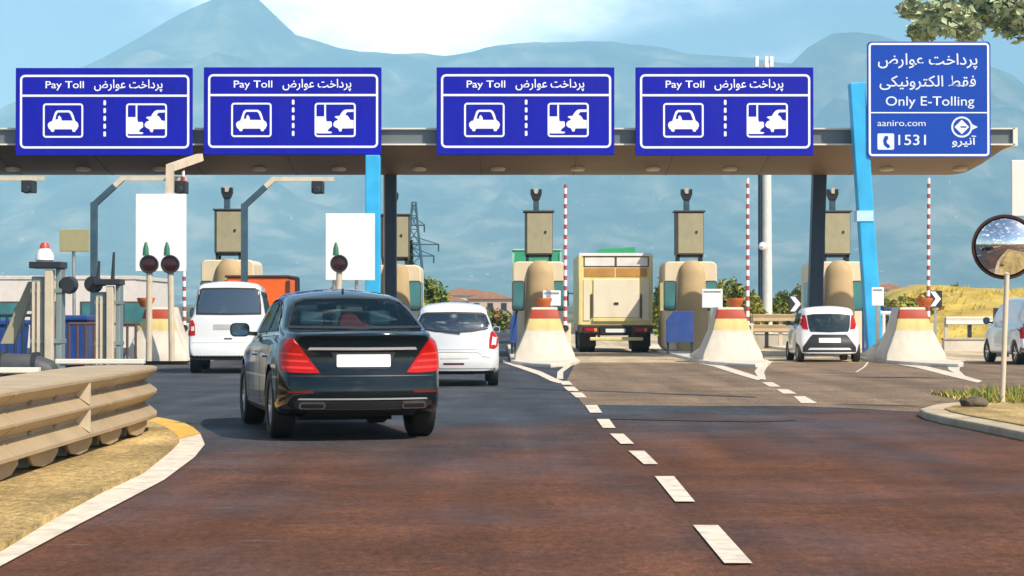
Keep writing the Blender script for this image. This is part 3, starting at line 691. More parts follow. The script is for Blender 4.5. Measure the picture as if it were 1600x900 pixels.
def booth(X, Y, lab, flip=1, ztop=3.22):
    root = thing('toll_booth', (X, Y, .11), lab, 'toll booth', 'cream toll booths with a cabinet on the roof')
    b = MB(); b.prism(rrect(X - .92, X + .92, .11, ztop, .20), lambda p: (p[0], Y, p[1]), lambda p: (p[0], Y + 2.6, p[1])); o = b.build('body', m_booth, root, smooth=True, angle=40, bevel=.04)
    # rounded ochre column on the front
    b = MB(); n = 14; ring = lambda z, r: [(X + .05 * flip + r * math.cos(R(180 + 180 * k / n)), Y - .002 + .75 * r * math.sin(R(180 + 180 * k / n)), z) for k in range(n + 1)]
    b.loft([ring(.11, .54), (ring(1.35, .54)), ring(2.0, .50), ring(2.8, .46), ring(3.05, .40), ring(ztop + .03, .20)]); b.build('front_column', m_boothcol, root, smooth=True, angle=50)
    for s in (-1, 1):   # corner windows either side of the column, wrapping round
        x0, x1 = sorted((X + s * .53, X + s * .90))
        b = MB(); b.prism(rrect(x0, x1, 1.55, 2.5, .07), lambda p: (p[0], Y - .012, p[1]), lambda p: (p[0], Y - .001, p[1])); w = b.build('window', m_teal, root)
        b = MB(); b.prism(rrect(x0 - .04, x1 + .03, 1.5, 2.55, .09), lambda p: (p[0], Y - .008, p[1]), lambda p: (p[0], Y + .02, p[1])); b.build('window_frame', m_cabdk, w)
        b = MB(); b.box(X + s * .921 - .004, X + s * .921 + .004, Y + .25, Y + 1.9, 1.5, 2.5); b.build('window', m_teal, root)
    # steel cabinet on legs
    zc = ztop + .24
    b = MB()
    for dx in (-.40, .40):
        for dy in (.35, .95): b.box(X + dx - .05, X + dx + .05, Y + dy - .05, Y + dy + .05, ztop - .03, zc)
    b.box(X - .46, X + .46, Y + .3, Y + 1.0, zc - .08, zc); b.build('cabinet_stand', m_dark, root)
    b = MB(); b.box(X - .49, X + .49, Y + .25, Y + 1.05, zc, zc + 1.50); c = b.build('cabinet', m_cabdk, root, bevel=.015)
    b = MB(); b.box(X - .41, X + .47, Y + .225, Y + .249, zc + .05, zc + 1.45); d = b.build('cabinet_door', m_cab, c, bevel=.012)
    b = MB(); b.box(X + .20, X + .27, Y + .195, Y + .224, zc + .76, zc + .84); b.build('latch', m_dark, c)
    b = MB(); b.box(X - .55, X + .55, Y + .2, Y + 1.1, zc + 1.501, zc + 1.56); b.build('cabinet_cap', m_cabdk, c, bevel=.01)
    # post with a twin camera head
    zt = zc + 1.56
    b = MB(); b.box(X - .09 * flip - .10, X - .09 * flip + .10, Y + .5, Y + .7, zt, zt + .48); b.build('camera_post', m_armblue, root, bevel=.01)
    b = MB(); xx = X - .09 * flip
    b.prism([(-.12, .38), (.12, .38), (.20, .58), (.20, .76), (.10, .76), (.06, .62), (-.06, .62), (-.10, .76), (-.20, .76), (-.20, .58)], lambda p: (xx + p[0], Y + .46, zt + p[1]), lambda p: (xx + p[0], Y + .74, zt + p[1])); b.build('camera_head', m_dark, root, bevel=.015)
    b = MB(); b.box(xx - .055, xx + .055, Y + .42, Y + .5, zt + .60, zt + .80); b.build('camera_lens', m_post, root)
    return root
NOSE_LABELS = ['white tapered crash nose with faded red band left of the white van', 'white tapered crash nose with red band hidden behind the black sedan', 'white tapered crash nose with red and yellow bands just left of the goods truck',
               'white tapered crash nose with red and yellow bands between truck and parked hatchback lane', 'white tapered crash nose with red and yellow bands right of the leaning blue column']
NX = [at(245, 540, 56.5).x, at(558, 540, 57.6).x, at(851, 540, 57.6).x, at(1145, 540, 57.6).x, at(1432, 540, 57.6).x]
for k, X in enumerate(NX): nose(X, 56.2 if k == 0 else 57.6, NOSE_LABELS[k])
BOWL = ['orange bowl on the crash nose left of the white van', 'orange bowl on the hidden crash nose ahead of the black sedan', 'orange bowl on the crash nose just left of the goods truck', 'orange bowl on the crash nose between truck lane and hatchback lane', 'orange bowl on the crash nose right of the leaning blue column']
for k, (px, py) in enumerate([(228, 478), (558, 478), (849, 476), (1149, 475), (1444, 474)]):
    Y = 58.5 if k else 57.1; bowl(at(px, py, Y).x, Y, 1.581, BOWL[k])
BOOM = [(288, 290, 262, 'striped boom raised beside the blank white lane board at the left'), (883, 883, 289, 'striped boom raised between the green roofed booth and the goods truck'), (1167, 1167, 278, 'striped boom raised left of the tall pale mast'), (1449, 1448, 278, 'striped boom raised right of the leaning blue column')]
for k, (a, c, t, lab) in enumerate(BOOM): boom(a, c, t, 60.2 if k else 61.6, lab)
b0 = booth(at(355, 450, 71.5).x, 71.5, 'cream toll booth with roof cabinet directly behind the white van', 1, 3.28)
booth(at(616, 450, 71.5).x, 71.5, 'cream toll booth behind the blue column, half hidden by a white lane board', 1, 3.1)
booth(at(842, 450, 71.5).x, 71.5, 'cream toll booth with ochre column left of the goods truck', 1)
booth(at(1079, 450, 71.5).x, 71.5, 'cream toll booth with ochre column right of the goods truck', 1)
booth(at(1309, 450, 71.5).x, 71.5, 'cream toll booth beside the leaning blue column', 1)
# blue splash panels and railings along the islands
def panel(name, pts, Y, mat, lab, cat, dep=.08):
    q = [at(x, y, Y) for x, y in pts]; c = sum(q, Vector((0, 0, 0))) / len(q)
    b = MB(); b.loft([[p for p in q], [p + Vector((0, dep, 0)) for p in q]]); root = thing(name, (c.x, Y, .11), lab, cat)
    b.build('panel', mat, root, bevel=.015); return root
def blue_screen(px0, px1, py0, py1, Y, lab):
    a, c = at(px0, py1, Y), at(px1, py0, Y)
    root = thing('side_screen', ((a.x + c.x) / 2, Y, .11), lab, 'screen', 'blue side screens on the toll islands')
    b = MB(); b.prism([(a.x, a.z), (c.x, a.z), (c.x, c.z), (a.x + .25, c.z), (a.x, c.z - .3)], lambda p: (p[0], Y, p[1]), lambda p: (p[0], Y + .07, p[1])); b.build('panel', m_bluepan, root, bevel=.015)
    b = MB()
    for x in (a.x + .06, c.x - .06): b.box(x - .04, x + .04, Y + .071, Y + .14, .11, c.z - .31)
    b.build('frame', m_dark, root)
blue_screen(1041, 1084, 486, 535, 65.5, 'blue side screen at the foot of the booth right of the goods truck')
blue_screen(797, 808, 484, 536, 65.5, 'narrow blue side screen left of the crash nose by the truck')
def railing(name, x0, x1, Y0, Y1, z0, z1, n, mat, lab, r=.03):
    root = thing(name, ((x0 + x1) / 2, (Y0 + Y1) / 2, z0), lab, 'railing'); pt = lambda t: (x0 + (x1 - x0) * t, Y0 + (Y1 - Y0) * t)
    for z in (z1, z0 + .15):
        b = MB(); b.tube([(*pt(0), z), (*pt(1), z)], r, 8); b.build('rail', mat, root, smooth=True)
    for k in range(n):
        x, y = pt(k / (n - 1)); b = MB(); b.tube([(x, y, z0), (x, y, z1 + (r if k in (0, n - 1) else 0))], r * .9, 8); b.build('bar', mat, root, smooth=True)
    return root
railing('island_railing', at(1349, 500, 66).x, at(1412, 500, 66).x, 66, 66.8, .11, 1.56, 8, m_bluepan, 'blue barred railing at the foot of the leaning blue column', .05)
railing('island_railing', at(1340, 500, 68).x, at(1372, 500, 68).x, 64.5, 64.5, .11, 1.42, 4, m_white, 'white barred railing before the blue barred railing by the leaning column', .06)
railing('yard_railing', at(-40, 500, 47).x, at(62, 500, 47).x, 47, 47, 0, 1.36, 9, m_darkblue, 'dark railing before the low white building at the left edge', .035)
railing('yard_railing', at(108, 500, 50).x, at(212, 500, 50).x, 50, 50, 0, 1.15, 9, M('rust_brown', (.10, .05, .035), .7), 'rust brown railing behind the steel post clusters', .035)

# lane signals
def signal(px, py, Y, post_px, lab, r=.235):
    p = at(px, py, Y); g = at(post_px, 500, Y).x
    root = thing('lane_signal', (g, Y, .11), lab, 'traffic light', 'round lane signals on posts')
    b = MB(); b.lathe([(0, .16), (r, .16), (r, -.02), (r + .02, -.05), (r - .02, -.05), (r - .03, 0), (0, 0)], p, 'y', 24); b.build('head', m_plastic, root, smooth=True)
    b = MB(); b.lathe([(0, -.022), (r * .4, -.018), (r - .05, -.002)], p, 'y', 20); b.build('lens', M('dull_red_lens', (.035, .007, .008), .2), root, smooth=True)
    b = MB(); b.lathe([(0, .38), (.03, .36), (.075, .2), (.09, .0), (0, 0)], (p.x - .10, Y + .05, p.z + r), 'z', 10); b.build('beacon', M('green_plastic', (.03, .16, .09), .4), root, smooth=True)
    b = MB(); b.tube([(g, Y + .06, .11), (p.x, Y + .06, p.z - r + .02)], .085, 10); b.build('post', m_post, root, smooth=True)
signal(233, 413, 55.6, 232, 'round dark lane signal, left one of the pair under the hanging white board')
signal(266, 413, 55.6, 268, 'round dark lane signal, right one of the pair under the hanging white board')
signal(530, 412, 58.4, 524, 'round dark lane signal before the lower right part of a standing white lane board')
# cranked camera arms
def camera_arm(pts, cam_px, Y, lab, n_dark=2):
    q = [at(x, y, Y) for x, y in pts]; base = Vector((q[0].x, Y, .0))
    root = thing('camera_arm', base, lab, 'camera pole', 'cranked camera poles below the canopy')
    k = q[2] + (q[1] - q[2]).normalized() * (q[2] - q[1]).length * .28
    b = MB(); b.bar(base, q[1] + Vector((0, 0, .07)), .19); b.bar(q[1], k, .17); b.build('pole', m_armblue, root)
    b = MB(); b.bar(k, q[2] + Vector((0, 0, 0)), .15); b.bar(q[2] - Vector((.05, 0, 0)), q[3], .13); b.build('arm', m_cream, root)
    c = at(*cam_px, Y)
    b = MB(); b.box(c.x - .17, c.x + .17, Y - .35, Y + .25, c.z - .18, c.z + .18); b.lathe([(.0, -.5), (.11, -.5), (.13, -.35), (0, -.35)], (c.x, Y, c.z - .10), 'y', 12); o = b.build('camera', m_dark, root, bevel=.02)
    b = MB(); b.box(c.x - .04, c.x + .04, Y - .05, Y + .05, c.z + .181, q[3].z - .05); b.build('camera_hanger', m_dark, root)
camera_arm([(147, 480), (147, 320), (192, 279), (292, 279)], (284, 293), 61.5, 'cranked dark camera pole beside the plain olive tan board')
camera_arm([(382, 480), (382, 322), (428, 280), (522, 280)], (497, 293), 61.5, 'cranked dark camera pole rising behind the white van')
camera_arm([(-150, 480), (-150, 320), (-105, 279), (70, 279)], (46, 292), 61.5, 'pale camera arm reaching in at the left edge under the canopy')
# tall pale mast behind the plaza
def mast():
    Y = 96; p = at(1199, 480, Y); q = at(1197, 100, Y)
    root = thing('lamp_mast', (p.x, Y, 0), 'tall pale lamp mast with a dark strip at its left, rising behind the canopy', 'mast')
    b = MB(); b.tube([(p.x, Y, -.05), (q.x, Y, q.z)], [.24, .20], 14); b.build('pole', M('pale_mast_paint', (.62, .62, .58), .5), root, smooth=True)
    d = at(1188.5, 480, Y); b = MB(); b.tube([(d.x, Y + .05, -.05), (d.x, Y + .05, q.z - 1.2)], .11, 10); b.build('dark_strip', m_darkblue, root, smooth=True)  # thin dark vertical strip just left of the pole
    c = at(1190, 385, Y); b = MB(); b.lathe([(0, -.2), (.14, -.14), (.2, 0), (.14, .14), (0, .2)], (c.x, Y - .35, c.z), 'z', 14); b.build('globe', m_board, root, smooth=True)
    for x in (1182, 1197, 1205):
        t = at(x, 97, Y); b = MB(); b.box(t.x - .08, t.x + .08, Y - .2, Y + .2, t.z - .25, t.z + .25); b.build('floodlight', m_board, root, bevel=.02)
    b = MB(); b.box(at(1180, 97, Y).x, at(1207, 97, Y).x, Y - .06, Y + .06, q.z - .35, q.z - .25); b.build('crossbar', m_cream, root)
mast()

# ================================================================== VEHICLES
def car_shell(P):
    """one smooth body skin: loft along the length, closed ends, wheel arches; y = 0 at the tail. Returns a bmesh."""
    L_, W = P['L'], P['W'] / 2
    ys = sorted(set([0, .015, .04, .08, .14, .22, .32] + [i * L_ / 84 for i in range(5, 80)] + [L_ - d for d in (0, .02, .06, .12, .2, .3)]))
    def top(y): return sinterp(P['top'], y)
    def belt(y): return min(sinterp(P['belt'], y), top(y) - .02)
    def halfw(y):
        w = W * sinterp(P['plan'], y)
        for e, rc, c in ((y, P.get('rc', .30), P.get('rcw', .10)), (L_ - y, .5, .22)):
            if e < rc: w *= 1 - c * (1 - math.sqrt(max(0, 1 - (1 - e / rc) ** 2)))
        return w
    def zb(y): return sinterp(P['sill'], y)
    ra = P['arch']
    def section(y):
        w, b, t, z0 = halfw(y), belt(y), top(y), zb(y); gh = t - b; H = b - z0
        za = -1
        for yw in P['axles']:
            d = abs(y - yw)
            if d < ra: za = max(za, P['wr'] + math.sqrt(ra * ra - d * d))
        low = [(0, z0), (w * .45, z0), (w * .80, z0), (w * .93, z0 + .015), (w * .975, z0 + .06), (w * .99, z0 + .12 * H), (w, z0 + .24 * H), (w * 1.0, z0 + .38 * H), (w * 1.0, z0 + .52 * H), (w * .998, z0 + .66 * H), (w * .99, z0 + .79 * H), (w * .975, z0 + .90 * H), (w * .95, z0 + .97 * H), (w * .915, b)]
        low = [(x, max(z, za + .004 * i)) if i >= 2 and z < za else (x, z) for i, (x, z) in enumerate(low)]
        tum = P['tumble']; wb = w * .90; rr = min(P['rr'], gh * .6)
        up = []
        for k in (.12, .3, .5, .7, .86):
            z = b + (gh - rr) * k; up.append((wb - tum * (z - b) - .02 * (k > .8) * gh, z))
        wt = wb - tum * (gh - rr)
        for a in (20, 45, 70, 88):
            up.append((wt - rr * 1.5 * (1 - math.cos(R(a))), t - rr + rr * math.sin(R(a))))
        xe = up[-1][0]; cr = P.get('crown', .03) * min(1, gh / .3) + .012
        for k in (.75, .5, .25, 0): up.append((xe * k, t + cr * (1 - k * k)))
        return low + up
    def warp(x, y, z):
        f = max(0, 1 - y / 1.1) ** 2; g = max(0, 1 - (L_ - y) / 1.1) ** 2
        return (x, y + f * (sinterp(P['tail'], z) + P.get('bow', .12) * (x / W) ** 2) - g * (sinterp(P['nose'], z) + .28 * (x / W) ** 2), z)
    vs, fs = [], []
    secs = [section(y) for y in ys]; N = len(secs[0]); n = 2 * N - 2
    for y, s in zip(ys, secs):
        ring = s + [(-x, z) for x, z in s[-2:0:-1]]
        vs += [warp(x, y, z) for x, z in ring]
    for i in range(len(ys) - 1):
        for k in range(n): fs.append((i * n + k, i * n + (k + 1) % n, (i + 1) * n + (k + 1) % n, (i + 1) * n + k))
    for y, s in ((ys[0], secs[0]), (ys[-1], secs[-1])):
        Mc = 40; k0 = len(vs)
        for x, z in s: vs += [warp(x * (2 * j / Mc - 1), y, z) for j in range(Mc + 1)]
        fs += [(k0 + i * (Mc + 1) + j, k0 + i * (Mc + 1) + j + 1, k0 + (i + 1) * (Mc + 1) + j + 1, k0 + (i + 1) * (Mc + 1) + j) for i in range(N - 1) for j in range(Mc)]
    bm = bmesh.new(); V = [bm.verts.new(v) for v in vs]
    for f in fs:
        try: bm.faces.new([V[i] for i in f])
        except ValueError: pass
    bmesh.ops.remove_doubles(bm, verts=bm.verts, dist=2e-4)
    bmesh.ops.dissolve_degenerate(bm, edges=bm.edges, dist=1e-5)
    bmesh.ops.recalc_face_normals(bm, faces=bm.faces)
    return bm
AX = {'tail': (Vector((0, 1, 0)), lambda p: Vector((p[0], -4, p[1]))), 'nose': (Vector((0, -1, 0)), lambda p: Vector((p[0], 14, p[1]))),
      'left': (Vector((1, 0, 0)), lambda p: Vector((-4, p[0], p[1]))), 'right': (Vector((-1, 0, 0)), lambda p: Vector((4, p[0], p[1])))}
class Car:
    def __init__(s, P, name, loc, rz, label, cat, paint, group=None):
        s.P = P; s.root = thing(name, loc, label, cat, group, rz); s.bm = car_shell(P); s.bvh = BVHTree.FromBMesh(s.bm); s.cuts = []; s.paint = paint
    def proj(s, side, p):
        d, o = AX[side]; h = s.bvh.ray_cast(o(p), d)
        if h[0] is None:
            c = o(p); c = c + d * (4 if side != 'nose' else 10); h = s.bvh.find_nearest(c)
        n = h[1]
        if n.dot(d) > 0: n = -n
        return h[0], n
    def patch(s, side, poly, name, mat, off=.006, thick=.012, holes=(), step=.06, parent=None, flat_=False):
        """a piece that follows the skin inside a 2D outline seen from one side"""
        V, T = tri2d(poly, holes, step); P_ = [s.proj(side, v) for v in V]; n = len(V); b = MB()
        outer = [h + k * off for h, k in P_]; inner = [h + k * (off - thick) for h, k in P_]
        b.add(outer, T); b.add(inner, [t[::-1] for t in T])
        cnt = {}
        for t in T:
            for i in range(len(t)):
                e = (t[i], t[(i + 1) % len(t)]); k = (min(e), max(e)); cnt.setdefault(k, []).append(e)
        b.add([], []); 
        for k, l in cnt.items():
            if len(l) == 1: e = l[0]; b.f.append((e[1], e[0], e[0] + n, e[1] + n)); b.m.append(0)
        return b.build(name, mat, parent or s.root, world=False, smooth=True, angle=40)
    def window(s, side, poly, glass, frit=.035, step=.07, name='window'):
        """cut an opening in the skin, put a pane over it and a black edge band"""
        c = [sum(p[0] for p in poly) / len(poly), sum(p[1] for p in poly) / len(poly)]
        wx = max(p[0] for p in poly) - min(p[0] for p in poly); wy = max(p[1] for p in poly) - min(p[1] for p in poly)
        ins = [(c[0] + (p[0] - c[0]) * (1 - 2 * frit / wx), c[1] + (p[1] - c[1]) * (1 - 2 * frit / wy)) for p in poly]
        mid = [(c[0] + (p[0] - c[0]) * (1 - 1.0 * frit / wx), c[1] + (p[1] - c[1]) * (1 - 1.0 * frit / wy)) for p in poly]
        o = s.patch(side, poly, name, glass, .004, .003, step=step)
        s.patch(side, poly, 'window_seal', m_plastic, .0075, .010, holes=[ins], step=None if False else .09, parent=o)
        s.cuts.append((side, mid)); return o
    def finish(s):
        for side, poly in s.cuts:
            d = AX[side][0]; kill = []
            for f in s.bm.faces:
                c = f.calc_center_median()
                if f.normal.dot(d) > -.05: continue
                if side in ('left', 'right'):
                    if (c.x > 0) == (side == 'left'): continue
                    q = (c.y, c.z)
                else:
                    if (side == 'tail') != (c.y < s.P['L'] / 2): continue
                    q = (c.x, c.z)
                if inside(q, poly): kill.append(f)
            bmesh.ops.delete(s.bm, geom=kill, context='FACES')
        me = bpy.data.meshes.new('body'); s.bm.to_mesh(me); s.bm.free(); me.materials.append(s.paint); me.shade_smooth(); me.set_sharp_from_angle(angle=R(42))
        o = bpy.data.objects.new('body', me); COL.objects.link(o); o.parent = s.root; s.body = o; return o
    def wheels(s, track, tw, spokes=7, rim=m_alu, rimr=.68):
        r = s.P['wr']
        for yw in s.P['axles']:
            for sd in (-1, 1):
                x = sd * (track / 2 - tw / 2); b = MB()
                b.lathe([(r * rimr, -tw * .46), (r * .90, -tw * .5), (r * .97, -tw * .44), (r, -tw * .30), (r, tw * .30), (r * .97, tw * .44), (r * .90, tw * .5), (r * rimr, tw * .46), (r * rimr * .97, 0), (r * rimr, -tw * .46)], (x, yw, r), 'x', 36)
                w = b.build('wheel', m_black, s.root, world=False, smooth=True, angle=40)
                b = MB(); k = sd * tw * .40
                b.lathe([(r * rimr, k), (r * rimr * .94, k), (r * rimr * .90, k - sd * .05)], (x, yw, r), 'x', 36)
                b.lathe([(0, k - sd * .012), (r * .16, k - sd * .012), (r * .18, k - sd * .05)], (x, yw, r), 'x', 18)
                for q in range(spokes):
                    a = 2 * math.pi * q / spokes; u, v = math.cos(a), math.sin(a)
                    b.bar((x + k - sd * .035, yw + u * r * .12, r + v * r * .12), (x + k - sd * .025, yw + u * r * rimr * .93, r + v * r * rimr * .93), .05, .035)
                b.build('rim', rim, w, world=False, smooth=True)
                b = MB(); b.lathe([(0, k - sd * .09), (r * rimr * .93, k - sd * .09)], (x, yw, r), 'x', 24); b.build('brake_disc', m_dark, w, world=False)
    def box(s, name, mat, x0, x1, y0, y1, z0, z1, bevel=.0, parent=None):
        b = MB(); b.box(x0, x1, y0, y1, z0, z1); return b.build(name, mat, parent or s.root, world=False, bevel=bevel, seg=3)
    def mirror(s, x, y, z, w, h, paint, sides=(-1, 1)):
        for sd in sides:
            b = MB(); pts = rrect(min(sd * x, sd * (x + w)), max(sd * x, sd * (x + w)), z - h / 2, z + h / 2, h * .36)
            cx, cz = sd * (x + w / 2), z
            b.loft([[(px, y, pz) for px, pz in pts], [(cx + (px - cx) * .96, y + .07, cz + (pz - cz) * .95) for px, pz in pts], [(cx + (px - cx) * .55, y + .13, cz + (pz - cz) * .5) for px, pz in pts]])
            m = b.build('side_mirror', paint, s.root, world=False, smooth=True, angle=50)
            b = MB(); b.prism([(cx + (px - cx) * .86, cz + (pz - cz) * .82) for px, pz in pts], lambda p: (p[0], y - .006, p[1]), lambda p: (p[0], y + .01, p[1])); b.build('mirror_glass', m_mirror_dark, m, world=False)
            b = MB(); b.bar((sd * (x - .10), y + .05, z - h * .3), (sd * (x + .04), y + .05, z - h * .25), .05, .05); b.build('mirror_foot', m_plastic, m, world=False)
    def seats(s, rows, w, zseat, zhead, m=None):
        m = m or m_seat
        for y, n in rows:
            for k in range(n):
                x = (k - (n - 1) / 2) * (w / max(1, n - 1)) * (1 if n > 1 else 0)
                b = MB(); b.box(x - .23, x + .23, y, y + .14, zseat, zhead - .26); b.box(x - .23, x + .23, y, y + .5, zseat - .14, zseat); b.box(x - .04, x + .04, y + .04, y + .08, zhead - .27, zhead - .17)
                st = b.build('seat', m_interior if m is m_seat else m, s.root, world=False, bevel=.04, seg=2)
                b = MB(); b.box(x - .135, x + .135, y, y + .11, zhead - .18, zhead); b.build('headrest', m, st, world=False, bevel=.04, seg=3)
    def interior(s, y0, y1, w, z):
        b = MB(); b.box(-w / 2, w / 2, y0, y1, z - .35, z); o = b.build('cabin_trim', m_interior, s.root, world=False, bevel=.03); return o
def sym(poly): return poly + [(-x, z) for x, z in poly[::-1]]
def line2(p, q, w):
    p, q = Vector(p), Vector(q); n = (q - p).normalized(); n = Vector((-n.y, n.x)) * w / 2
    return [tuple(p - n), tuple(q - n), tuple(q + n), tuple(p + n)]
m_blackpaint = M('black_paint', (.002, .008, .011), .10, .0, var=.05, coat=.28, spec=.35)
m_whitepaint = M('white_car_paint', (.72, .74, .76), .25, var=.02, coat=.7, dirt=.05, dirtcol=(.5, .47, .42))
m_silverpaint = M('pearl_white_paint', (.66, .68, .70), .22, .1, var=.02, coat=.8, dirt=.06, dirtcol=(.45, .42, .38))
g_sed = glass_mat('sedan_glass', (.55, .66, .68), .07); m_mirror_dark = M('mirror_glass_dark', (.10, .16, .24), .08, 1.0, var=0)
g_dark = glass_mat('tinted_glass', (.45, .58, .60), .16); g_priv = glass_mat('privacy_glass', (.16, .26, .28), .20)

m_trim = M('bright_trim', (.80, .82, .83), .38, .85, var=.02)
def sedan():
    P = dict(L=5.15, W=1.86, wr=.385, arch=.43, axles=(1.06, 4.12), tumble=.36, rr=.13, crown=.03, rc=.5, rcw=.09, bow=.20,
             top=[(0, 1.165), (.12, 1.19), (.4, 1.205), (.62, 1.225), (.95, 1.38), (1.35, 1.545), (1.8, 1.625), (2.4, 1.655), (3.0, 1.60), (3.4, 1.46), (3.8, 1.24), (4.0, 1.14), (4.6, 1.02), (5.0, .90), (5.15, .78)],
             belt=[(0, 1.10), (.6, 1.14), (1.5, 1.13), (3.5, 1.06), (4.2, 1.0), (5.15, .72)],
             plan=[(0, .95), (.5, .985), (1.1, 1.0), (2.5, 1.0), (4.2, .985), (4.8, .93), (5.15, .84)],
             sill=[(0, .34), (.5, .26), (1.2, .24), (4.2, .24), (5.15, .28)],
             tail=[(.24, .16), (.36, .05), (.48, .0), (.66, .0), (.72, .035), (.76, .06), (.95, .075), (1.10, .05), (1.16, .02), (1.24, .05)], nose=[(.24, .1), (.5, 0), (.9, .1)])
    c = Car(P, 'sedan', (at(570, 600, 22.3).x, 22.3, 0), R(13), 'black executive sedan with tall red tail lamps, nearest car, turning into the left lane', 'car', m_blackpaint)
    # rear glass and windscreen, side glass
    c.window('tail', [(-.755, 1.235), (0, 1.225), (.755, 1.235), (.69, 1.40), (.62, 1.53), (.50, 1.575), (0, 1.59), (-.50, 1.575), (-.62, 1.53), (-.69, 1.40)], g_sed, .022, name='rear_window')
    c.window('nose', [(-.66, 1.22), (0, 1.20), (.66, 1.22), (.52, 1.52), (0, 1.56), (-.52, 1.52)], g_dark, .04, name='windscreen')
    for sd in ('left', 'right'):
        c.window(sd, [(1.15, 1.20), (2.02, 1.19), (2.02, 1.545), (1.85, 1.535), (1.50, 1.42)], g_priv, .03, name='side_window')
        c.window(sd, [(2.10, 1.19), (3.38, 1.16), (3.30, 1.24), (2.85, 1.52), (2.10, 1.555)], g_priv, .03, name='side_window')
        for (a, b_) in (((2.06, .36), (2.06, 1.13)), ((3.42, .36), (3.46, 1.08)), ((1.36, .85), (1.16, 1.12)), ((1.42, .36), (1.40, .80))): c.patch(sd, line2(a, b_, .012), 'door_gap', m_plastic, .002, .008, step=.08)
        c.patch(sd, line2((.95, 1.165), (3.5, 1.11), .018), 'window_trim', m_chrome, .008, .012, step=.1)
        c.patch(sd, line2((.5, .70), (4.5, .66), .022), 'side_moulding', m_chrome, .007, .012, step=.1)
        for y in (1.55, 2.68): c.patch(sd, rrect(y, y + .24, .90, .945, .02), 'door_handle', m_chrome, .03, .03, step=.1)
        c.patch(sd, line2((1.5, .30), (3.65, .30), .06), 'sill_trim', m_plastic, .006, .012, step=.1)
    # tall tail lamps, three bands
    lamp = [(.475, .752), (.60, .748), (.78, .757), (.876, .775), (.885, .90), (.868, 1.0), (.835, 1.085), (.80, 1.12), (.745, 1.125), (.70, 1.06), (.62, .95)]
    for sg in (-1, 1):
        q = [(sg * x, z) for x, z in lamp]
        o = c.patch('tail', q, 'tail_lamp', m_redlens, .012, .03, step=.04)
        for z0, z1 in ((.79, .815), (.865, .89), (.94, .965)):
            xs = lambda z: .48 + (z - .755) * .72
            c.patch('tail', [(sg * (xs(z0) + .03), z0), (sg * .865, z0 + .012), (sg * .863, z1 + .012), (sg * (xs(z1) + .03), z1)], 'lamp_band', m_redlens2, .0145, .006, step=.05, parent=o)
    # boot lid: chrome bar, plate recess and plate
    c.patch('tail', [(-.60, 1.005), (0, 1.002), (.60, 1.005), (.585, 1.032), (0, 1.030), (-.585, 1.032)], 'chrome_strip', m_trim, .016, .02, step=.06)
    rec = c.patch('tail', [(-.355, .975), (.355, .975), (.27, .80), (-.27, .80)], 'plate_recess', m_plastic, .004, .006, step=.06)
    c.patch('tail', rrect(-.295, .295, .815, .955, .015), 'number_plate', m_plate, .016, .012, step=.08)
    for pl in ([(-.92, .716), (.92, .716), (.92, .724), (-.92, .724)], line2((.70, 1.135), (.90, 1.10), .008), line2((-.70, 1.135), (-.90, 1.10), .008)): c.patch('tail', pl, 'panel_gap', m_plastic, .002, .008, step=.06)
    # bumper: chrome line, exhaust finishers
    c.patch('tail', [(-.72, .462), (.72, .462), (.70, .478), (-.70, .478)], 'bumper_trim', m_trim, .010, .016, step=.08)
    c.patch('tail', [(-.86, .36), (.86, .36), (.84, .445), (-.84, .445)], 'bumper_insert', m_plastic, .004, .012, step=.08)
    for sg in (-1, 1):
        x0, x1 = sorted((sg * .42, sg * .70)); o = c.patch('tail', rrect(x0, x1, .365, .435, .03), 'exhaust_tip', m_chrome, .014, .03, step=.06)
        c.patch('tail', rrect(x0 + .02, x1 - .02, .378, .423, .02), 'exhaust_bore', m_black, .018, .01, step=.06, parent=o)
        x0, x1 = sorted((sg * .55, sg * .82)); c.patch('tail', rrect(x0, x1, .535, .56, .008), 'reflector', M('dark_red_lens', (.12, .008, .008), .2), .006, .012, step=.08)
    c.mirror(.92, 3.32, 1.20, .24, .17, m_blackpaint)
    b = MB(); b.prism([(-.09, 0), (.07, 0), (.02, .055), (-.05, .07)], lambda p: (-.012, 1.72 + p[0], 1.62 + p[1] + .005), lambda p: (.012, 1.72 + p[0], 1.62 + p[1] + .005)); b.build('roof_antenna', m_blackpaint, c.root, world=False, bevel=.006)
    c.wheels(1.86, .27, 10)
    # cabin seen through the glass
    c.interior(.75, 1.35, 1.36, 1.18); c.interior(3.3, 4.0, 1.3, 1.12)
    c.seats([(1.42, 2), (2.62, 2)], .80, .70, 1.44)
    c.box('parcel_shelf', m_interior, -.66, .66, .68, 1.30, 1.185, 1.205)
    b = MB(); b.prism([(-.16, 1.207), (.34, 1.207), (.30, 1.25), (.12, 1.30), (.06, 1.39), (-.10, 1.385)], lambda p: (p[0], 1.02, p[1]), lambda p: (p[0], 1.25, p[1])); b.build('red_cushion', M('red_cloth', (.60, .05, .025), .85), c.root, world=False, bevel=.02)
    c.box('rear_view_mirror', m_plastic, -.12, .12, 3.02, 3.06, 1.45, 1.51, .015)
    c.box('undertray_shade', m_black, -.55, .55, 1.5, 4.6, .17, .30)  # black underbody box added to deepen the shade under the car
    c.patch('tail', [(-.60, .28), (.60, .28), (.62, .36), (-.62, .36)], 'diffuser', m_plastic, .012, .03, step=.08)
    c.finish(); return c
sedan()

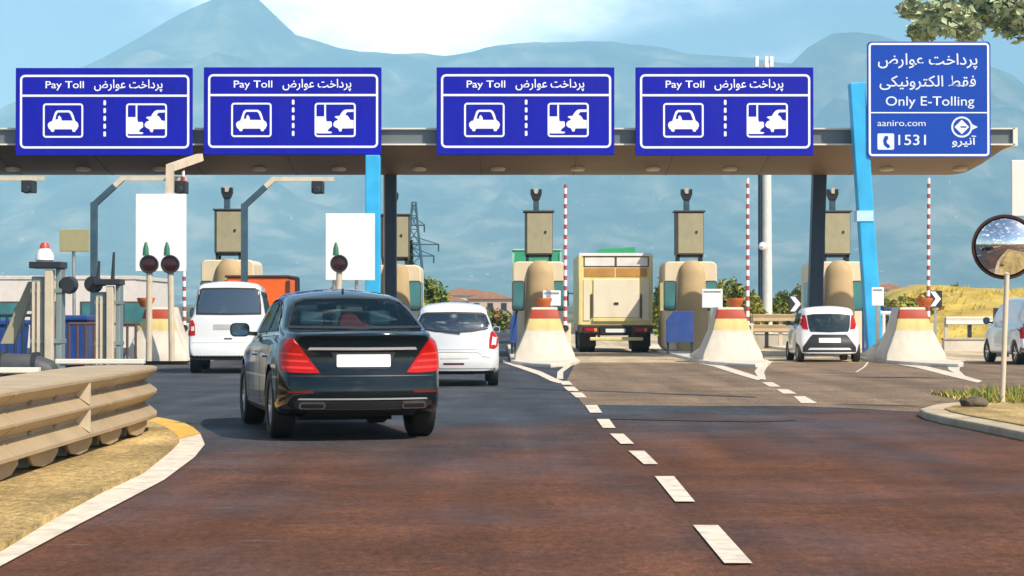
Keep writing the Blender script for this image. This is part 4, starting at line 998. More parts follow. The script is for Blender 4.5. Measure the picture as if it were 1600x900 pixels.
def van():
    P = dict(L=4.9, W=1.90, wr=.33, arch=.38, axles=(.95, 3.95), tumble=.17, rr=.16, crown=.035, rc=.22, rcw=.06, bow=.10,
             top=[(0, 2.08), (.2, 2.11), (1, 2.13), (3.0, 2.11), (3.4, 2.02), (3.9, 1.62), (4.25, 1.30), (4.7, 1.10), (4.9, .95)],
             belt=[(0, 1.32), (3.5, 1.28), (4.2, 1.18), (4.9, .85)], plan=[(0, .985), (.6, 1.0), (3.6, 1.0), (4.4, .95), (4.9, .86)],
             sill=[(0, .40), (.6, .30), (4.2, .28), (4.9, .32)], tail=[(.3, .06), (.42, 0), (.66, 0), (.72, .03), (1.3, .05), (1.45, .07), (2.1, .17)], nose=[(.3, .05), (.6, 0), (1.1, .1)])
    c = Car(P, 'van', (at(357, 500, 47.8).x, 47.8, 0), R(4.5), 'white people carrier van with wide dark rear window, ahead of the black sedan', 'van', m_whitepaint)
    c.window('tail', [(-.76, 1.375), (0, 1.365), (.76, 1.375), (.755, 1.6), (.70, 1.965), (.60, 2.0), (0, 2.01), (-.60, 2.0), (-.70, 1.965), (-.755, 1.6)], g_priv, .045, name='rear_window')
    c.window('nose', [(-.72, 1.36), (.72, 1.36), (.62, 1.96), (-.62, 1.96)], g_dark, .05, name='windscreen')
    for sd in ('left', 'right'):
        for y0, y1 in ((.35, 1.6), (1.72, 2.85), (2.95, 3.62)): c.window(sd, [(y0, 1.36), (y1, 1.36), (min(y1, 3.4), 1.92), (y0 + .04, 1.92)], g_priv, .04, name='side_window')
        for y in (1.66, 2.9): c.patch(sd, line2((y, .42), (y, 1.32), .014), 'door_gap', m_plastic, .002, .008, step=.1)
        c.patch(sd, rrect(3.0, 3.2, 1.05, 1.10, .02), 'door_handle', m_plastic, .025, .03, step=.1)
    for sg in (-1, 1):
        q = [(sg * x, z) for x, z in [(.775, .90), (.93, .88), (.945, 1.0), (.94, 1.16), (.90, 1.24), (.83, 1.25), (.785, 1.15)]]
        o = c.patch('tail', q, 'tail_lamp', m_redlens, .014, .03, step=.04)
        c.patch('tail', [(sg * x, z) for x, z in [(.80, 1.0), (.935, 1.0), (.935, 1.10), (.80, 1.10)]], 'lamp_band', m_clearlens, .016, .006, step=.05, parent=o)
    c.patch('tail', rrect(-.36, .32, 1.02, 1.15, .02), 'plate_recess', M('pale_grey_plate', (.42, .42, .42), .5), .005, .01, step=.08)
    c.patch('tail', [(-.95, .715), (.95, .715), (.95, .724), (-.95, .724)], 'panel_gap', M('seam_grey', (.25, .25, .25), .6), .002, .008, step=.08)
    c.patch('tail', [(-.10, .80), (.08, .80), (.08, .83), (-.10, .83)], 'tailgate_handle', m_plastic, .008, .012, step=.08)
    c.patch('tail', [(-.92, .36), (.92, .36), (.92, .42), (-.92, .42)], 'bumper_lip', m_plastic, .01, .02, step=.08)
    c.mirror(.97, 3.55, 1.42, .20, .26, m_plastic); c.wheels(1.88, .24, 6)
    c.interior(.3, 3.9, 1.6, .95); c.seats([(.75, 3), (1.75, 3), (2.9, 2)], 1.1, 1.0, 1.66)
    c.finish(); return c
van()

def hatch():
    P = dict(L=4.05, W=1.76, wr=.30, arch=.345, axles=(.72, 3.30), tumble=.34, rr=.14, crown=.03, rc=.34, rcw=.13, bow=.20,
             top=[(0, 1.50), (.10, 1.535), (.5, 1.575), (1.3, 1.59), (2.0, 1.55), (2.5, 1.38), (3.0, 1.10), (3.6, .98), (4.05, .80)],
             belt=[(0, 1.04), (.6, 1.02), (2.8, .98), (3.4, .93), (4.05, .72)], plan=[(0, .96), (.5, 1.0), (2.8, 1.0), (3.5, .96), (4.05, .86)],
             sill=[(0, .30), (.5, .22), (3.4, .22), (4.05, .26)], tail=[(.2, .12), (.32, .02), (.50, .0), (.62, .02), (.68, .06), (.95, .08), (1.12, .11), (1.5, .36), (1.62, .42)], nose=[(.2, .1), (.5, 0), (.9, .1)])
    c = Car(P, 'hatchback', (at(709, 500, 39.2).x, 39.2, 0), R(2), 'silvery white hatchback with curved rear window, half hidden by the black sedan', 'car', m_silverpaint)
    c.window('tail', [(-.66, 1.10), (-.35, 1.045), (0, 1.025), (.35, 1.045), (.66, 1.10), (.69, 1.20), (.62, 1.38), (.53, 1.42), (0, 1.43), (-.53, 1.42), (-.62, 1.38), (-.69, 1.20)], g_priv, .04, name='rear_window')
    c.window('nose', [(-.62, 1.10), (.62, 1.10), (.52, 1.46), (-.52, 1.46)], g_dark, .04, name='windscreen')
    for sd in ('left', 'right'):
        for y0, y1, y2, y3 in ((.55, 1.35, 1.35, .62), (1.45, 2.65, 2.05, 1.45)): c.window(sd, [(y0, 1.07), (y1, 1.05), (y2, 1.45), (y3, 1.43)], g_priv, .03, name='side_window')
        for y in (1.40, 2.6): c.patch(sd, line2((y, .34), (y, 1.0), .012), 'door_gap', m_plastic, .002, .008, step=.1)
    for sg in (-1, 1):
        q = [(sg * x, z) for x, z in [(.685, .74), (.775, .72), (.83, .76), (.855, .88), (.85, .98), (.80, 1.07), (.73, 1.06), (.69, .93)]]
        o = c.patch('tail', q, 'tail_lamp', m_redlens, .014, .03, step=.04)
        c.patch('tail', [(sg * x, z) for x, z in [(.72, .79), (.80, .79), (.815, .94), (.74, .96)]], 'lamp_centre', m_clearlens, .017, .008, step=.04, parent=o)
    c.patch('tail', [(-.45, .70), (.45, .70), (.45, .712), (-.45, .712)], 'panel_gap', M('seam_grey', (.25, .25, .25), .6), .002, .008, step=.06)
    c.patch('tail', [(-.62, .655), (-.44, .665), (.44, .665), (.50, .64), (.56, .58), (.70, .57), (.70, .558), (.55, .565), (.48, .63), (.43, .65), (-.43, .65)], 'bumper_crease', M('crease_grey', (.16, .16, .16), .5), .003, .008, step=.05)
    c.patch('tail', rrect(-.26, .30, .535, .64, .015), 'number_plate', M('plate_grey', (.55, .55, .52), .5), .01, .012, step=.08)
    c.patch('tail', rrect(-.20, .20, .42, .455, .012), 'fog_lamp', M('dark_red_lens', (.12, .008, .008), .2), .006, .012, step=.08)
    c.patch('tail', [(-.76, .25), (.76, .25), (.80, .35), (-.80, .35)], 'bumper_lip', m_plastic, .008, .02, step=.08)
    c.patch('tail', line2((-.20, 1.05), (.12, 1.012), .02), 'wiper', m_plastic, .02, .02, step=.05)
    c.mirror(.82, 2.62, 1.08, .14, .12, m_silverpaint); c.wheels(1.74, .20, 6)
    c.interior(.4, 2.9, 1.3, .80); c.seats([(.95, 3), (1.9, 2)], .95, .8, 1.30); c.box('parcel_shelf', m_interior, -.6, .6, .35, .9, 1.00, 1.02)
    c.box('cabin_lining', M('pale_lining', (.5, .5, .48), .8), -.2, .28, 2.2, 2.24, 1.14, 1.26, .02)
    c.finish(); return c
hatch()

def city():
    P = dict(L=3.5, W=1.84, wr=.29, arch=.335, axles=(.50, 2.90), tumble=.22, rr=.16, crown=.03, rc=.36, rcw=.14, bow=.22,
             top=[(0, 1.50), (.12, 1.545), (.5, 1.58), (1.3, 1.58), (1.9, 1.48), (2.4, 1.15), (2.9, 1.0), (3.5, .82)],
             belt=[(0, 1.06), (.6, 1.02), (2.3, .98), (2.9, .93), (3.5, .74)], plan=[(0, .93), (.5, 1.0), (2.3, .98), (3.0, .94), (3.5, .84)],
             sill=[(0, .26), (.5, .20), (2.9, .20), (3.5, .24)], tail=[(.18, .10), (.28, .0), (.52, .0), (.62, .04), (.8, .08), (1.05, .13), (1.5, .30), (1.65, .36)], nose=[(.2, .1), (.5, 0), (.9, .1)])
    c = Car(P, 'hatchback', (at(1297, 500, 58.6).x, 58.6, 0), R(-1), 'small white city car with black glass tailgate and black bumper, in the right hand lane', 'car', m_whitepaint)
    c.patch('tail', [(-.54, .88), (0, .86), (.54, .88), (.585, 1.0), (.61, 1.20), (.62, 1.35), (.45, 1.385), (0, 1.395), (-.45, 1.385), (-.62, 1.35), (-.61, 1.20), (-.585, 1.0)], 'tailgate_glass', M('black_glass', (.01, .02, .022), .06, spec=.8), .006, .012, step=.06)
    c.patch('tail', line2((-.02, 1.1), (.02, 1.28), .02), 'wiper', m_plastic, .02, .02, step=.05)
    c.window('nose', [(-.62, 1.10), (.62, 1.10), (.52, 1.44), (-.52, 1.44)], g_dark, .04, name='windscreen')
    for sd in ('left', 'right'):
        for y0, y1, y2, y3 in ((.55, 1.10, 1.10, .70), (1.2, 2.25, 1.75, 1.2)): c.window(sd, [(y0, 1.10), (y1, 1.06), (y2, 1.42), (y3, 1.40)], g_priv, .03, name='side_window')
    for sg in (-1, 1):
        q = [(sg * x, z) for x, z in [(.60, .94), (.74, .96), (.80, 1.08), (.80, 1.26), (.74, 1.36), (.66, 1.36), (.63, 1.2)]]
        c.patch('tail', q, 'tail_lamp', m_redlens, .012, .03, step=.04)
    c.patch('tail', [(-.48, .80), (.48, .80), (.56, .72), (.76, .44), (.76, .30), (-.76, .30), (-.76, .44), (-.56, .72)], 'bumper_insert', m_plastic, .006, .014, step=.05)
    c.patch('tail', [(-.56, .42), (.56, .42), (.62, .36), (-.62, .36)], 'bumper_blade', m_whitepaint, .014, .016, step=.08)
    c.patch('tail', rrect(-.31, .31, .565, .70, .015), 'number_plate', m_plate, .014, .012, step=.08)
    c.patch('tail', [(-.70, .22), (.70, .22), (.72, .27), (-.72, .27)], 'bumper_lip', m_whitepaint, .01, .014, step=.08)
    c.mirror(.86, 2.15, 1.12, .18, .14, m_plastic); c.wheels(1.80, .20, 6)
    c.interior(.4, 2.3, 1.3, .85); c.finish(); return c
city()

def minivan():
    P = dict(L=4.3, W=1.84, wr=.32, arch=.365, axles=(.72, 3.45), tumble=.16, rr=.14, crown=.03, rc=.2, rcw=.06, bow=.10,
             top=[(0, 1.80), (.2, 1.83), (1, 1.85), (2.3, 1.82), (2.9, 1.55), (3.3, 1.2), (3.9, 1.05), (4.3, .86)],
             belt=[(0, 1.10), (3.0, 1.06), (3.6, .98), (4.3, .78)], plan=[(0, .985), (.6, 1.0), (3.0, 1.0), (3.8, .95), (4.3, .86)],
             sill=[(0, .34), (.6, .26), (3.6, .26), (4.3, .3)], tail=[(.3, .06), (.42, 0), (.62, 0), (.68, .04), (1.15, .05), (1.8, .14)], nose=[(.3, .05), (.6, 0), (1.1, .1)])
    c = Car(P, 'van', (at(1577, 500, 55.5).x + 1.25, 55.5, 0), R(3), 'white panel van cut off by the right edge behind the traffic mirror', 'van', m_whitepaint)
    c.window('tail', [(-.66, 1.14), (.66, 1.14), (.62, 1.66), (-.62, 1.66)], g_priv, .05, name='rear_window')
    for sg in (-1, 1): c.patch('tail', [(sg * x, z) for x, z in [(.80, .72), (.90, .72), (.905, 1.22), (.83, 1.24)]], 'tail_lamp', m_redlens, .014, .03, step=.04)
    c.patch('tail', rrect(-.26, .26, .78, .9, .015), 'number_plate', m_plate, .014, .012, step=.08)
    c.patch('tail', [(-.90, .30), (.90, .30), (.90, .50), (-.90, .50)], 'bumper', m_plastic, .01, .02, step=.08)
    c.mirror(.95, 2.95, 1.2, .18, .2, m_plastic); c.wheels(1.82, .22, 6); c.interior(.3, 3.0, 1.4, .8); c.finish()
minivan()

m_trucky = M('truck_cream', (.74, .64, .30), .55, var=.08, scale=1.5, dirt=.35, dirtcol=(.45, .33, .15))
m_truckp = M('truck_pale_panel', (.78, .70, .55), .55, var=.05, scale=1.2, dirt=.3, dirtcol=(.5, .38, .2))
m_trucko = M('truck_ochre_band', (.50, .25, .06), .6, var=.15, scale=2, dirt=.3)
m_chass = M('chassis_maroon', (.06, .022, .016), .6, var=.2, dirt=.2)
m_green = M('green_tarpaulin', (.03, .30, .16), .6, var=.1)
def goods_truck():
    Y = 73.0; X = at(962, 500, Y).x; W = 1.32
    root = thing('goods_truck', (X, Y, 0), 'cream and yellow high sided goods truck at the booth, seen from behind', 'truck')
    def bx(name, mat, x0, x1, y0, y1, z0, z1, bevel=.0, parent=None):
        b = MB(); b.box(X + x0, X + x1, Y + y0, Y + y1, z0, z1); return b.build(name, mat, parent or root, bevel=bevel)
    bx('cargo_box', m_trucky, -W, W, 0, 6.4, .98, 3.50, .03)
    # rear frame: white head rail, two upper lights, ochre band, recessed pale tail door
    bx('head_rail', m_board, -W + .02, W - .02, -.05, -.003, 3.46, 3.56)
    for x0, x1 in ((-1.10, -.04), (.04, 1.14)): p = bx('upper_panel', M('pale_cloth', (.78, .72, .70), .6), x0, x1, -.02, -.002, 3.10, 3.40); bx('upper_panel_frame', m_cabdk, x0 - .04, x1 + .04, -.012, -.001, 3.06, 3.44, 0, p)
    for x0, x1 in ((-1.12, -.03), (.03, 1.12)): bx('ochre_band', m_trucko, x0, x1, -.02, -.002, 2.72, 3.02)
    for x0, x1 in ((-W + .0, -W + .13), (W - .13, W)): bx('corner_post', m_trucky, x0, x1, -.06, -.003, 1.0, 3.45, .02)
    d = bx('tail_door', m_truckp, -.80, .84, -.05, -.003, 1.26, 2.62, .02)
    for x in (-.86, .90): bx('door_bar', m_cabdk, x - .025, x + .025, -.065, -.003, 1.25, 2.1, 0, d)
    for x in (-1.03, 1.06): bx('side_panel', m_truckp, x - .12, x + .12, -.03, -.003, 1.15, 2.62, .01)
    bx('door_latch', m_dark, -.06, .10, -.075, -.051, 1.72, 1.80, 0, d)
    bx('sill_rail', m_trucky, -.82, .86, -.08, -.004, 1.12, 1.24, .015)
    # chassis, lamps, bumper
    bx('chassis', m_chass, -1.1, 1.1, .12, 8.2, .62, .98); bx('rear_crossmember', m_chass, -W, W, -.03, .11, .72, .975, .02)
    for x0, x1 in ((-1.16, -.62), (.62, 1.16)):
        l = bx('lamp_bracket', m_dark, x0, x1, -.07, -.031, .70, .94, .01); bx('tail_lamp', m_redlens, x0 + .08, x1 - .16, -.09, -.071, .76, .88, .01, l); bx('amber_lamp', m_amber, x1 - .15, x1 - .05, -.09, -.071, .76, .88, .01, l)
    bx('plate_frame', m_black, -.55, .55, -.08, -.031, .66, .95); bx('number_plate', m_plate, -.36, .34, -.095, -.081, .73, .86)
    bx('bumper_bar', m_trucky, -.92, .98, -.03, .10, .44, .56, .03)
    for x in (-.6, .6): bx('bumper_bracket', m_chass, x - .05, x + .05, .0, .1, .5, .73)
    for x in (-.98, .98):
        for yw in (1.3, 2.5):
            b = MB(); tw = .56; r = .50
            b.lathe([(.0, -.28), (.28, -.28), (.40, -.29), (.48, -.27), (r, -.22), (r, -.04), (.46, 0), (r, .04), (r, .22), (.48, .27), (.40, .29), (.28, .28), (0, .28)], (X + x, Y + yw, r), 'x', 28); w = b.build('wheel', m_black, root, smooth=True)
            b = MB(); b.lathe([(0, .20), (.26, .24), (.27, .29)] if x > 0 else [(0, -.20), (.26, -.24), (.27, -.29)], (X + x, Y + yw, r), 'x', 20); b.build('rim', m_back, w)
        b = MB(); b.box(X + x - .3, X + x + .3, Y + .55, Y + .575, .22, .72); b.build('mud_flap', m_black, root)
    bx('cab', m_whitepaint, -1.22, 1.22, 6.7, 8.6, .7, 3.1, .08)
    for x in (-1.05, 1.05):
        b = MB(); b.lathe([(0, -.15), (.3, -.15), (.48, -.13), (.5, 0), (.48, .13), (.3, .15), (0, .15)], (X + x, Y + 7.7, .5), 'x', 24); b.build('wheel', m_black, root, smooth=True)
    for sg in (-1, 1):
        b = MB(); b.bar((X + sg * 1.2, Y + 8.2, 2.2), (X + sg * 1.55, Y + 8.2, 2.2), .04); a = b.build('mirror_arm', m_dark, root); b = MB(); b.box(X + sg * 1.55 - .1, X + sg * 1.55 + .1, Y + 8.14, Y + 8.2, 1.7, 2.3); b.build('side_mirror', m_dark, root, bevel=.02)
    b = MB(); b.loft([[(X - .82, Y + .5, 3.52), (X - .5, Y + .5, 3.74), (X + .72, Y + .5, 3.80), (X + .78, Y + .5, 3.52)], [(X - .82, Y + 5.6, 3.52), (X - .5, Y + 5.6, 3.76), (X + .72, Y + 5.6, 3.8), (X + .78, Y + 5.6, 3.52)]]); b.build('folded_tarpaulin', m_green, root, bevel=.03)
goods_truck()
def far_truck(px, py0, py1, Y, W, mat, roofmat, name, lab, D=5.5):
    X = at(px, 450, Y).x; z1 = at(px, py0, Y).z
    root = thing(name, (X, Y, 0), lab, 'truck')
    b = MB(); b.prism(rrect(X - W / 2, X + W / 2, 1.0, z1, .12), lambda p: (p[0], Y, p[1]), lambda p: (p[0], Y + D, p[1])); b.build('body', mat, root, bevel=.03)
    b = MB(); b.box(X - W / 2 - .04, X + W / 2 + .04, Y - .05, Y + D + .05, z1 - .02, z1 + .06); b.build('rim', roofmat, root, bevel=.03)
    b = MB()
    for x in (-W / 2, W / 2): b.box(X + x - .05, X + x + .05, Y - .06, Y - .002, 1.0, z1 - .1)
    b.box(X - W / 2 + .06, X + W / 2 - .06, Y - .05, Y - .002, 1.0, 1.1); b.build('tail_frame', roofmat, root)
    b = MB(); b.box(X - W * .4, X + W * .4, Y + .2, Y + D + 2, .6, .99); b.build('chassis', m_dark, root)
    b = MB(); b.box(X - W / 2 + .05, X + W / 2 - .05, Y + D + .3, Y + D + 2, .7, 2.6); b.build('cab', roofmat, root, bevel=.08)
    for x in (-W * .38, W * .38):
        for yw in (1.1, D + 1.1):
            b = MB(); b.lathe([(0, -.2), (.3, -.2), (.46, -.18), (.48, 0), (.46, .18), (.3, .2), (0, .2)], (X + x, Y + yw, .48), 'x', 22); b.build('wheel', m_black, root, smooth=True)
    for x in (-W * .4, W * .4):
        b = MB(); b.box(X + x - .12, X + x + .12, Y - .03, Y + .1, .7, .85); b.build('tail_lamp', m_redlens, root)
    return root
o = far_truck(402, 433, 560, 62.5, 1.9, M('bright_orange_paint', (.80, .12, .012), .5, var=.1), m_chass, 'tipper_truck', 'orange tipper truck with dark rim, mostly hidden behind the white van', 1.9)
b = MB(); p = at(456, 466, 61.6); q = at(428, 506, 61.6); b.bar(p, q, .30, .22); b.build('yellow_arm', M('machine_yellow', (.70, .48, .03), .5, var=.1), o, bevel=.03)
far_truck(839, 391, 560, 96, 2.22, m_green, M('pale_green_trim', (.30, .52, .40), .5), 'covered_truck', 'truck with green cover beyond the booth left of the goods truck')

# ================================================================== LEFT EDGE: crash barrier, steel posts, low building
def thrie_barrier():
    root = thing('crash_barrier', (-4.4, 18, .05), 'low tan three-wave steel crash barrier curving to a rounded end on the left verge', 'barrier')
    # front face line (ground plan), then the rounded nose and the return along the back
    path = [(-4.02, 8.0), (-4.04, 12), (-4.07, 16), (-4.09, 19), (-4.10, 21), (-4.12, 22.6), (-4.16, 23.5), (-4.27, 24.15), (-4.48, 24.5), (-4.72, 24.5), (-4.92, 24.15), (-5.0, 23.5), (-4.98, 22), (-4.88, 19), (-4.80, 15), (-4.78, 8)]
    # resample
    P_ = [Vector(p) for p in path]; pts = [P_[0]]
    for p, q in zip(P_, P_[1:]):
        n = max(1, int((q - p).length / .25)); pts += [p.lerp(q, (i + 1) / n) for i in range(n)]
    prof = [(.035, .735), (.085, .725), (.085, .70), (-.055, .59), (-.055, .57), (.085, .465), (.085, .445), (-.055, .34), (-.055, .32), (.085, .205), (.085, .175), (.0, .145)]
    def off(i):
        d = (pts[min(i + 1, len(pts) - 1)] - pts[max(i - 1, 0)]).normalized(); return Vector((d.y, -d.x))
    b = MB(); n = len(prof)
    for side in (0, 1):
        k0 = len(b.v)
        for i, p in enumerate(pts):
            o = off(i)
            for u, z in prof: b.v.append((p.x + o.x * (u - side * .012), p.y + o.y * (u - side * .012), z + .05))
        for i in range(len(pts) - 1):
            for k in range(n - 1):
                f = (k0 + i * n + k, k0 + (i + 1) * n + k, k0 + (i + 1) * n + k + 1, k0 + i * n + k + 1)
                b.f.append(f if side == 0 else f[::-1]); b.m.append(0)
    o = b.build('rail', m_rail, root, smooth=True, angle=30, recalc=False)
    # tan cover plate over the two beams
    b = MB(); inner = [p + off(i) * .05 for i, p in enumerate(pts)]; V, T = tri2d([(p.x, p.y) for p in inner])
    b.prism([(p.x, p.y) for p in inner], lambda p: (p[0], p[1], .755), lambda p: (p[0], p[1], .787)); b.build('cover_plate', M('cover_plate_tan', (.42, .32, .20), .7, var=.14, scale=1.5, bump=.15, dirt=.45, dirtcol=(.28, .2, .12)), root)
    # lap joints of the beam
    for yj in (12.2, 16.6, 20.4):
        i = min(range(len(pts) // 2), key=lambda k: abs(pts[k].y - yj)); p = pts[i]; o_ = off(i); b = MB()
        b.loft([[(p.x + o_.x * (u + .008) , p.y + dy, z + .05) for u, z in prof] + [(p.x + o_.x * (u - .005), p.y + dy, z + .05) for u, z in prof[::-1]] for dy in (-.03, .03)]); b.build('lap_joint', m_rail, root)
    for yj in (14.2, 19.4):
        i = min(range(len(pts) // 2), key=lambda k: abs(pts[k].y - yj)); p = pts[i]
        for z0, z1 in ((.465, .70), (.205, .44)):
            b = MB(); b.prism([(.078, z1), (.078, z0 + .02), (-.052, (z0 + z1) / 2 - .01), (-.052, (z0 + z1) / 2 + .02)], lambda q: (p.x + q[0], p.y - .035, q[1] + .05), lambda q: (p.x + q[0], p.y + .035, q[1] + .05)); b.build('gusset', m_post, root)
    for yj in (11, 13.2, 15.0, 17.4, 18.6, 19.8, 21.6):
        i = min(range(len(pts) // 2), key=lambda k: abs(pts[k].y - yj)); p = pts[i]
        for z in (.55, .29):
            b = MB(); b.lathe([(0, .03), (.018, .03), (.02, 0)], (p.x - .045, p.y, z + .09), 'x', 8); b.build('bolt', m_back, root)
    # legs and their curved foot shoes
    for yj in (10.5, 12.0, 13.5, 15.0, 16.5, 18.0, 19.5, 21.0, 22.5):
        for sx in (-4.30, -4.66):
            b = MB(); b.box(sx - .06, sx + .06, yj - .05, yj + .05, .0, .76); l = b.build('leg', m_back, root)
        b = MB(); q = [(-.55, .20), (.55, .20), (.52, .10), (.30, .03), (-.05, .015), (-.40, .05), (-.54, .12)]
        b.prism(q, lambda p: (-4.13, yj + p[0], .045 + p[1]), lambda p: (-4.10, yj + p[0], .045 + p[1])); b.build('foot_shoe', m_rail, root, bevel=.008)
thrie_barrier()
def steel_cluster(px0, px1, ytop, Y, lab, lamp=False):
    a, c = at(px0, ytop, Y), at(px1, ytop, Y); X = (a.x + c.x) / 2; w = c.x - a.x; zt = a.z
    root = thing('steel_post', (X, Y, 0), lab, 'post')
    b = MB(); b.box(X - .02 * w, X + .26 * w, Y - .10, Y + .05, 0, zt - .12); b.build('flat_post', m_post, root, bevel=.015)
    b = MB(); b.prism([(-.50 * w, .0), (-.06 * w, 0), (-.06 * w, .30), (-.50 * w, .30)], lambda p: (X + p[0], Y + p[1], 0), lambda p: (X + p[0], Y + p[1], zt - .22)); b.build('channel', m_postblue, root, bevel=.02)
    b = MB(); b.box(X + .30 * w, X + .50 * w, Y, Y + .3, 0, zt - .1); b.build('channel', m_postblue, root, bevel=.02)
    b = MB(); b.box(X - .30 * w, X - .20 * w, Y - .03, Y - .001, .2, zt - .3); b.box(X - .46 * w, X - .38 * w, Y - .03, Y - .001, .2, zt - .3); b.build('rib', m_cream, root)
    b = MB(); b.box(X - .52 * w, X + .54 * w, Y - .13, Y + .34, zt - .10, zt); b.build('cap', m_dark, root, bevel=.01)
    for z in (zt * .45, zt * .8):
        b = MB(); b.box(X - .52 * w, X + .52 * w, Y - .02, Y + .32, z - .03, z + .03); b.build('clamp', m_postblue, root)
    if lamp:
        b = MB(); b.lathe([(0, .22), (.08, .2), (.13, .12), (.14, .03), (.11, 0), (0, 0)], (X - .05, Y + .1, zt), 'z', 18); l = b.build('beacon', m_board, root, smooth=True)
        b = MB(); b.lathe([(0, .30), (.05, .29), (.07, .25), (.08, .19)], (X - .05, Y + .1, zt), 'z', 14); b.build('beacon_top', M('red_plastic', (.5, .05, .04), .4), l, smooth=True)
    return root
o = steel_cluster(49, 96, 409, 31, 'tall beige and grey steel post cluster with a white and red beacon on top', True)
b = MB(); p = at(45, 440, 31.4); q = at(22, 500, 31.4); b.prism([(0, 0), (.12, 0), (-.22, -.95), (-.42, -.95)], lambda t: (p.x + t[0], 31.35, p.z + t[1]), lambda t: (p.x + t[0], 31.5, p.z + t[1])); b.build('brace', m_cab, o)
b = MB(); c = at(104, 445, 31); b.lathe([(0, -.1), (.12, -.1), (.14, .1), (0, .14)], (c.x, 31.1, c.z), 'y', 16); b.box(c.x - .16, c.x - .02, 31.05, 31.2, c.z - .03, c.z + .03); b.build('side_lamp', m_dark, o, smooth=True)
o = steel_cluster(149, 188, 436, 35, 'beige and grey steel post cluster with thin aerials, nearer the lane')
for px, y0 in ((155, 408), (178, 394)):
    b = MB(); p = at(px - 2, 437, 35.1); q = at(px, y0, 35.1); b.tube([p, q], [.035, .02], 8); b.build('aerial', m_dark, o)
b = MB(); c = at(144, 444, 35); b.lathe([(0, -.1), (.14, -.1), (.15, .1), (0, .14)], (c.x, 35.1, c.z), 'y', 16); b.box(c.x, c.x + .2, 35.05, 35.2, c.z - .03, c.z + .03); b.build('side_lamp', m_dark, o, smooth=True)
# clutter between barrier and posts: two pale rails lying on trestles, dark crash cushion
for z, (xa, ya), (xb, yb), lab in ((.62, (-120, 27.0), (62, 27.0), 'long pale rail on trestles behind the crash barrier, at the left edge'), (.66, (88, 30.2), (226, 30.2), 'pale rail on trestles between the two steel post clusters')):
    x0, x1 = at(xa, 500, ya).x, at(xb, 500, ya).x
    root = thing('trestle_rail', ((x0 + x1) / 2, ya, 0), lab, 'rail')
    b = MB(); b.box(x0, x1, ya - .09, ya + .09, z, z + .07); b.build('rail', m_edge, root, bevel=.01)
    b = MB(); b.box(x0 + .05, x1 - .05, ya + .13, ya + .26, z - .12, z - .02); b.build('under_rail', m_dark, root)
    for t in (.08, .36, .64, .92):
        b = MB(); b.box(x0 + (x1 - x0) * t - .04, x0 + (x1 - x0) * t + .04, ya - .06, ya + .27, 0, z - .001); b.build('leg', m_back, root)
def crash_cushion():
    Y = 30; root = thing('crash_cushion', (-7.4, Y, 0), 'dark rounded crash cushion lying behind the barrier at the left edge', 'crash cushion')
    b = MB(); prof = rrect(-.36, .36, 0, .82, .22)
    b.loft([[(x - .0, p * .6, z * s_) for p, z in prof] for x, s_ in ((-8.4, .9), (-7.6, 1), (-7.0, .98), (-6.72, .86), (-6.62, .6))]); b.v = [(v[0], v[1] + Y, v[2]) for v in b.v]; b.build('body', M('dark_grey_rubber', (.05, .055, .06), .6, var=.3, scale=3), root, smooth=True)
    for x in (-8.0, -7.5, -7.0):
        b = MB(); b.loft([[(xx, Y + p * .615, z * 1.02) for p, z in prof] for xx in (x, x + .06)]); b.build('band', m_dark, root)
crash_cushion()
def low_building():
    Y = 84; x0 = at(-120, 450, Y).x; x1 = at(212, 450, Y).x; zt = at(0, 437, Y).z
    root = thing('low_building', ((x0 + x1) / 2, Y, 0), 'long low white service building behind the railing at the far left', 'building')
    b = MB(); b.box(x0, x1, Y, Y + 9, -.05, zt); b.build('wall', M('white_render', (.70, .64, .60), .85, var=.06, dirt=.2, dirtcol=(.5, .42, .36)), root)
    b = MB(); b.box(x0 - .05, x1 + .05, Y - .04, Y + 9.05, zt + .003, zt + .16); b.build('roof', M('roof_slab', (.62, .57, .52), .8), root, bevel=.02)
    for k in range(5):
        xa = x0 + 1.2 + k * 1.75; b = MB(); b.box(xa, xa + 1.0, Y - .03, Y - .002, .9, 1.9); f = b.build('window', m_cabdk, root)
        b = MB(); b.box(xa + .07, xa + .93, Y - .04, Y - .031, .97, 1.83); b.build('pane', m_teal, f)
low_building()
def lean_to():
    Y = 70; q = [at(-30, 486, Y), at(66, 486, Y), at(66, 470, Y), at(46, 447, Y), at(-30, 475, Y)]
    root = thing('ramp_shelter', (q[1].x - 1, Y, 0), 'small ochre sloping shelter roof before the low white building', 'shelter')
    b = MB(); b.loft([[Vector((p.x, Y, p.z)) for p in q[1:4]] + [Vector((at(20, 486, Y).x, Y, at(20, 486, Y).z))], [Vector((p.x, Y + 1.6, p.z)) for p in q[1:4]] + [Vector((at(20, 486, Y).x, Y + 1.6, at(20, 486, Y).z))]]); b.build('roof', m_cab, root)
    b = MB(); b.box(q[1].x - .2, q[1].x - .05, Y + .1, Y + .25, 0, q[1].z + .1); b.build('post', m_dark, root)
lean_to()
def bin_(px, Y, h, w, mat, name, lab):
    x = at(px, 500, Y).x; root = thing(name, (x, Y, 0), lab, 'bin')
    b = MB(); b.loft([[(x - w * k, Y - w * k, z), (x + w * k, Y - w * k, z), (x + w * k, Y + w * k, z), (x - w * k, Y + w * k, z)] for k, z in ((.42, .06), (.5, h * .9))]); b.build('tub', mat, root, bevel=.03)
    b = MB(); b.box(x - w * .54, x + w * .54, Y - w * .56, Y + w * .54, h * .9 + .002, h); b.build('lid', mat, root, bevel=.03)
    for s in (-1, 1): b = MB(); b.lathe([(0, -.03), (.08, -.03), (.08, .03), (0, .03)], (x + s * w * .36, Y + w * .42, .08), 'x', 12); b.build('wheel', m_black, root)
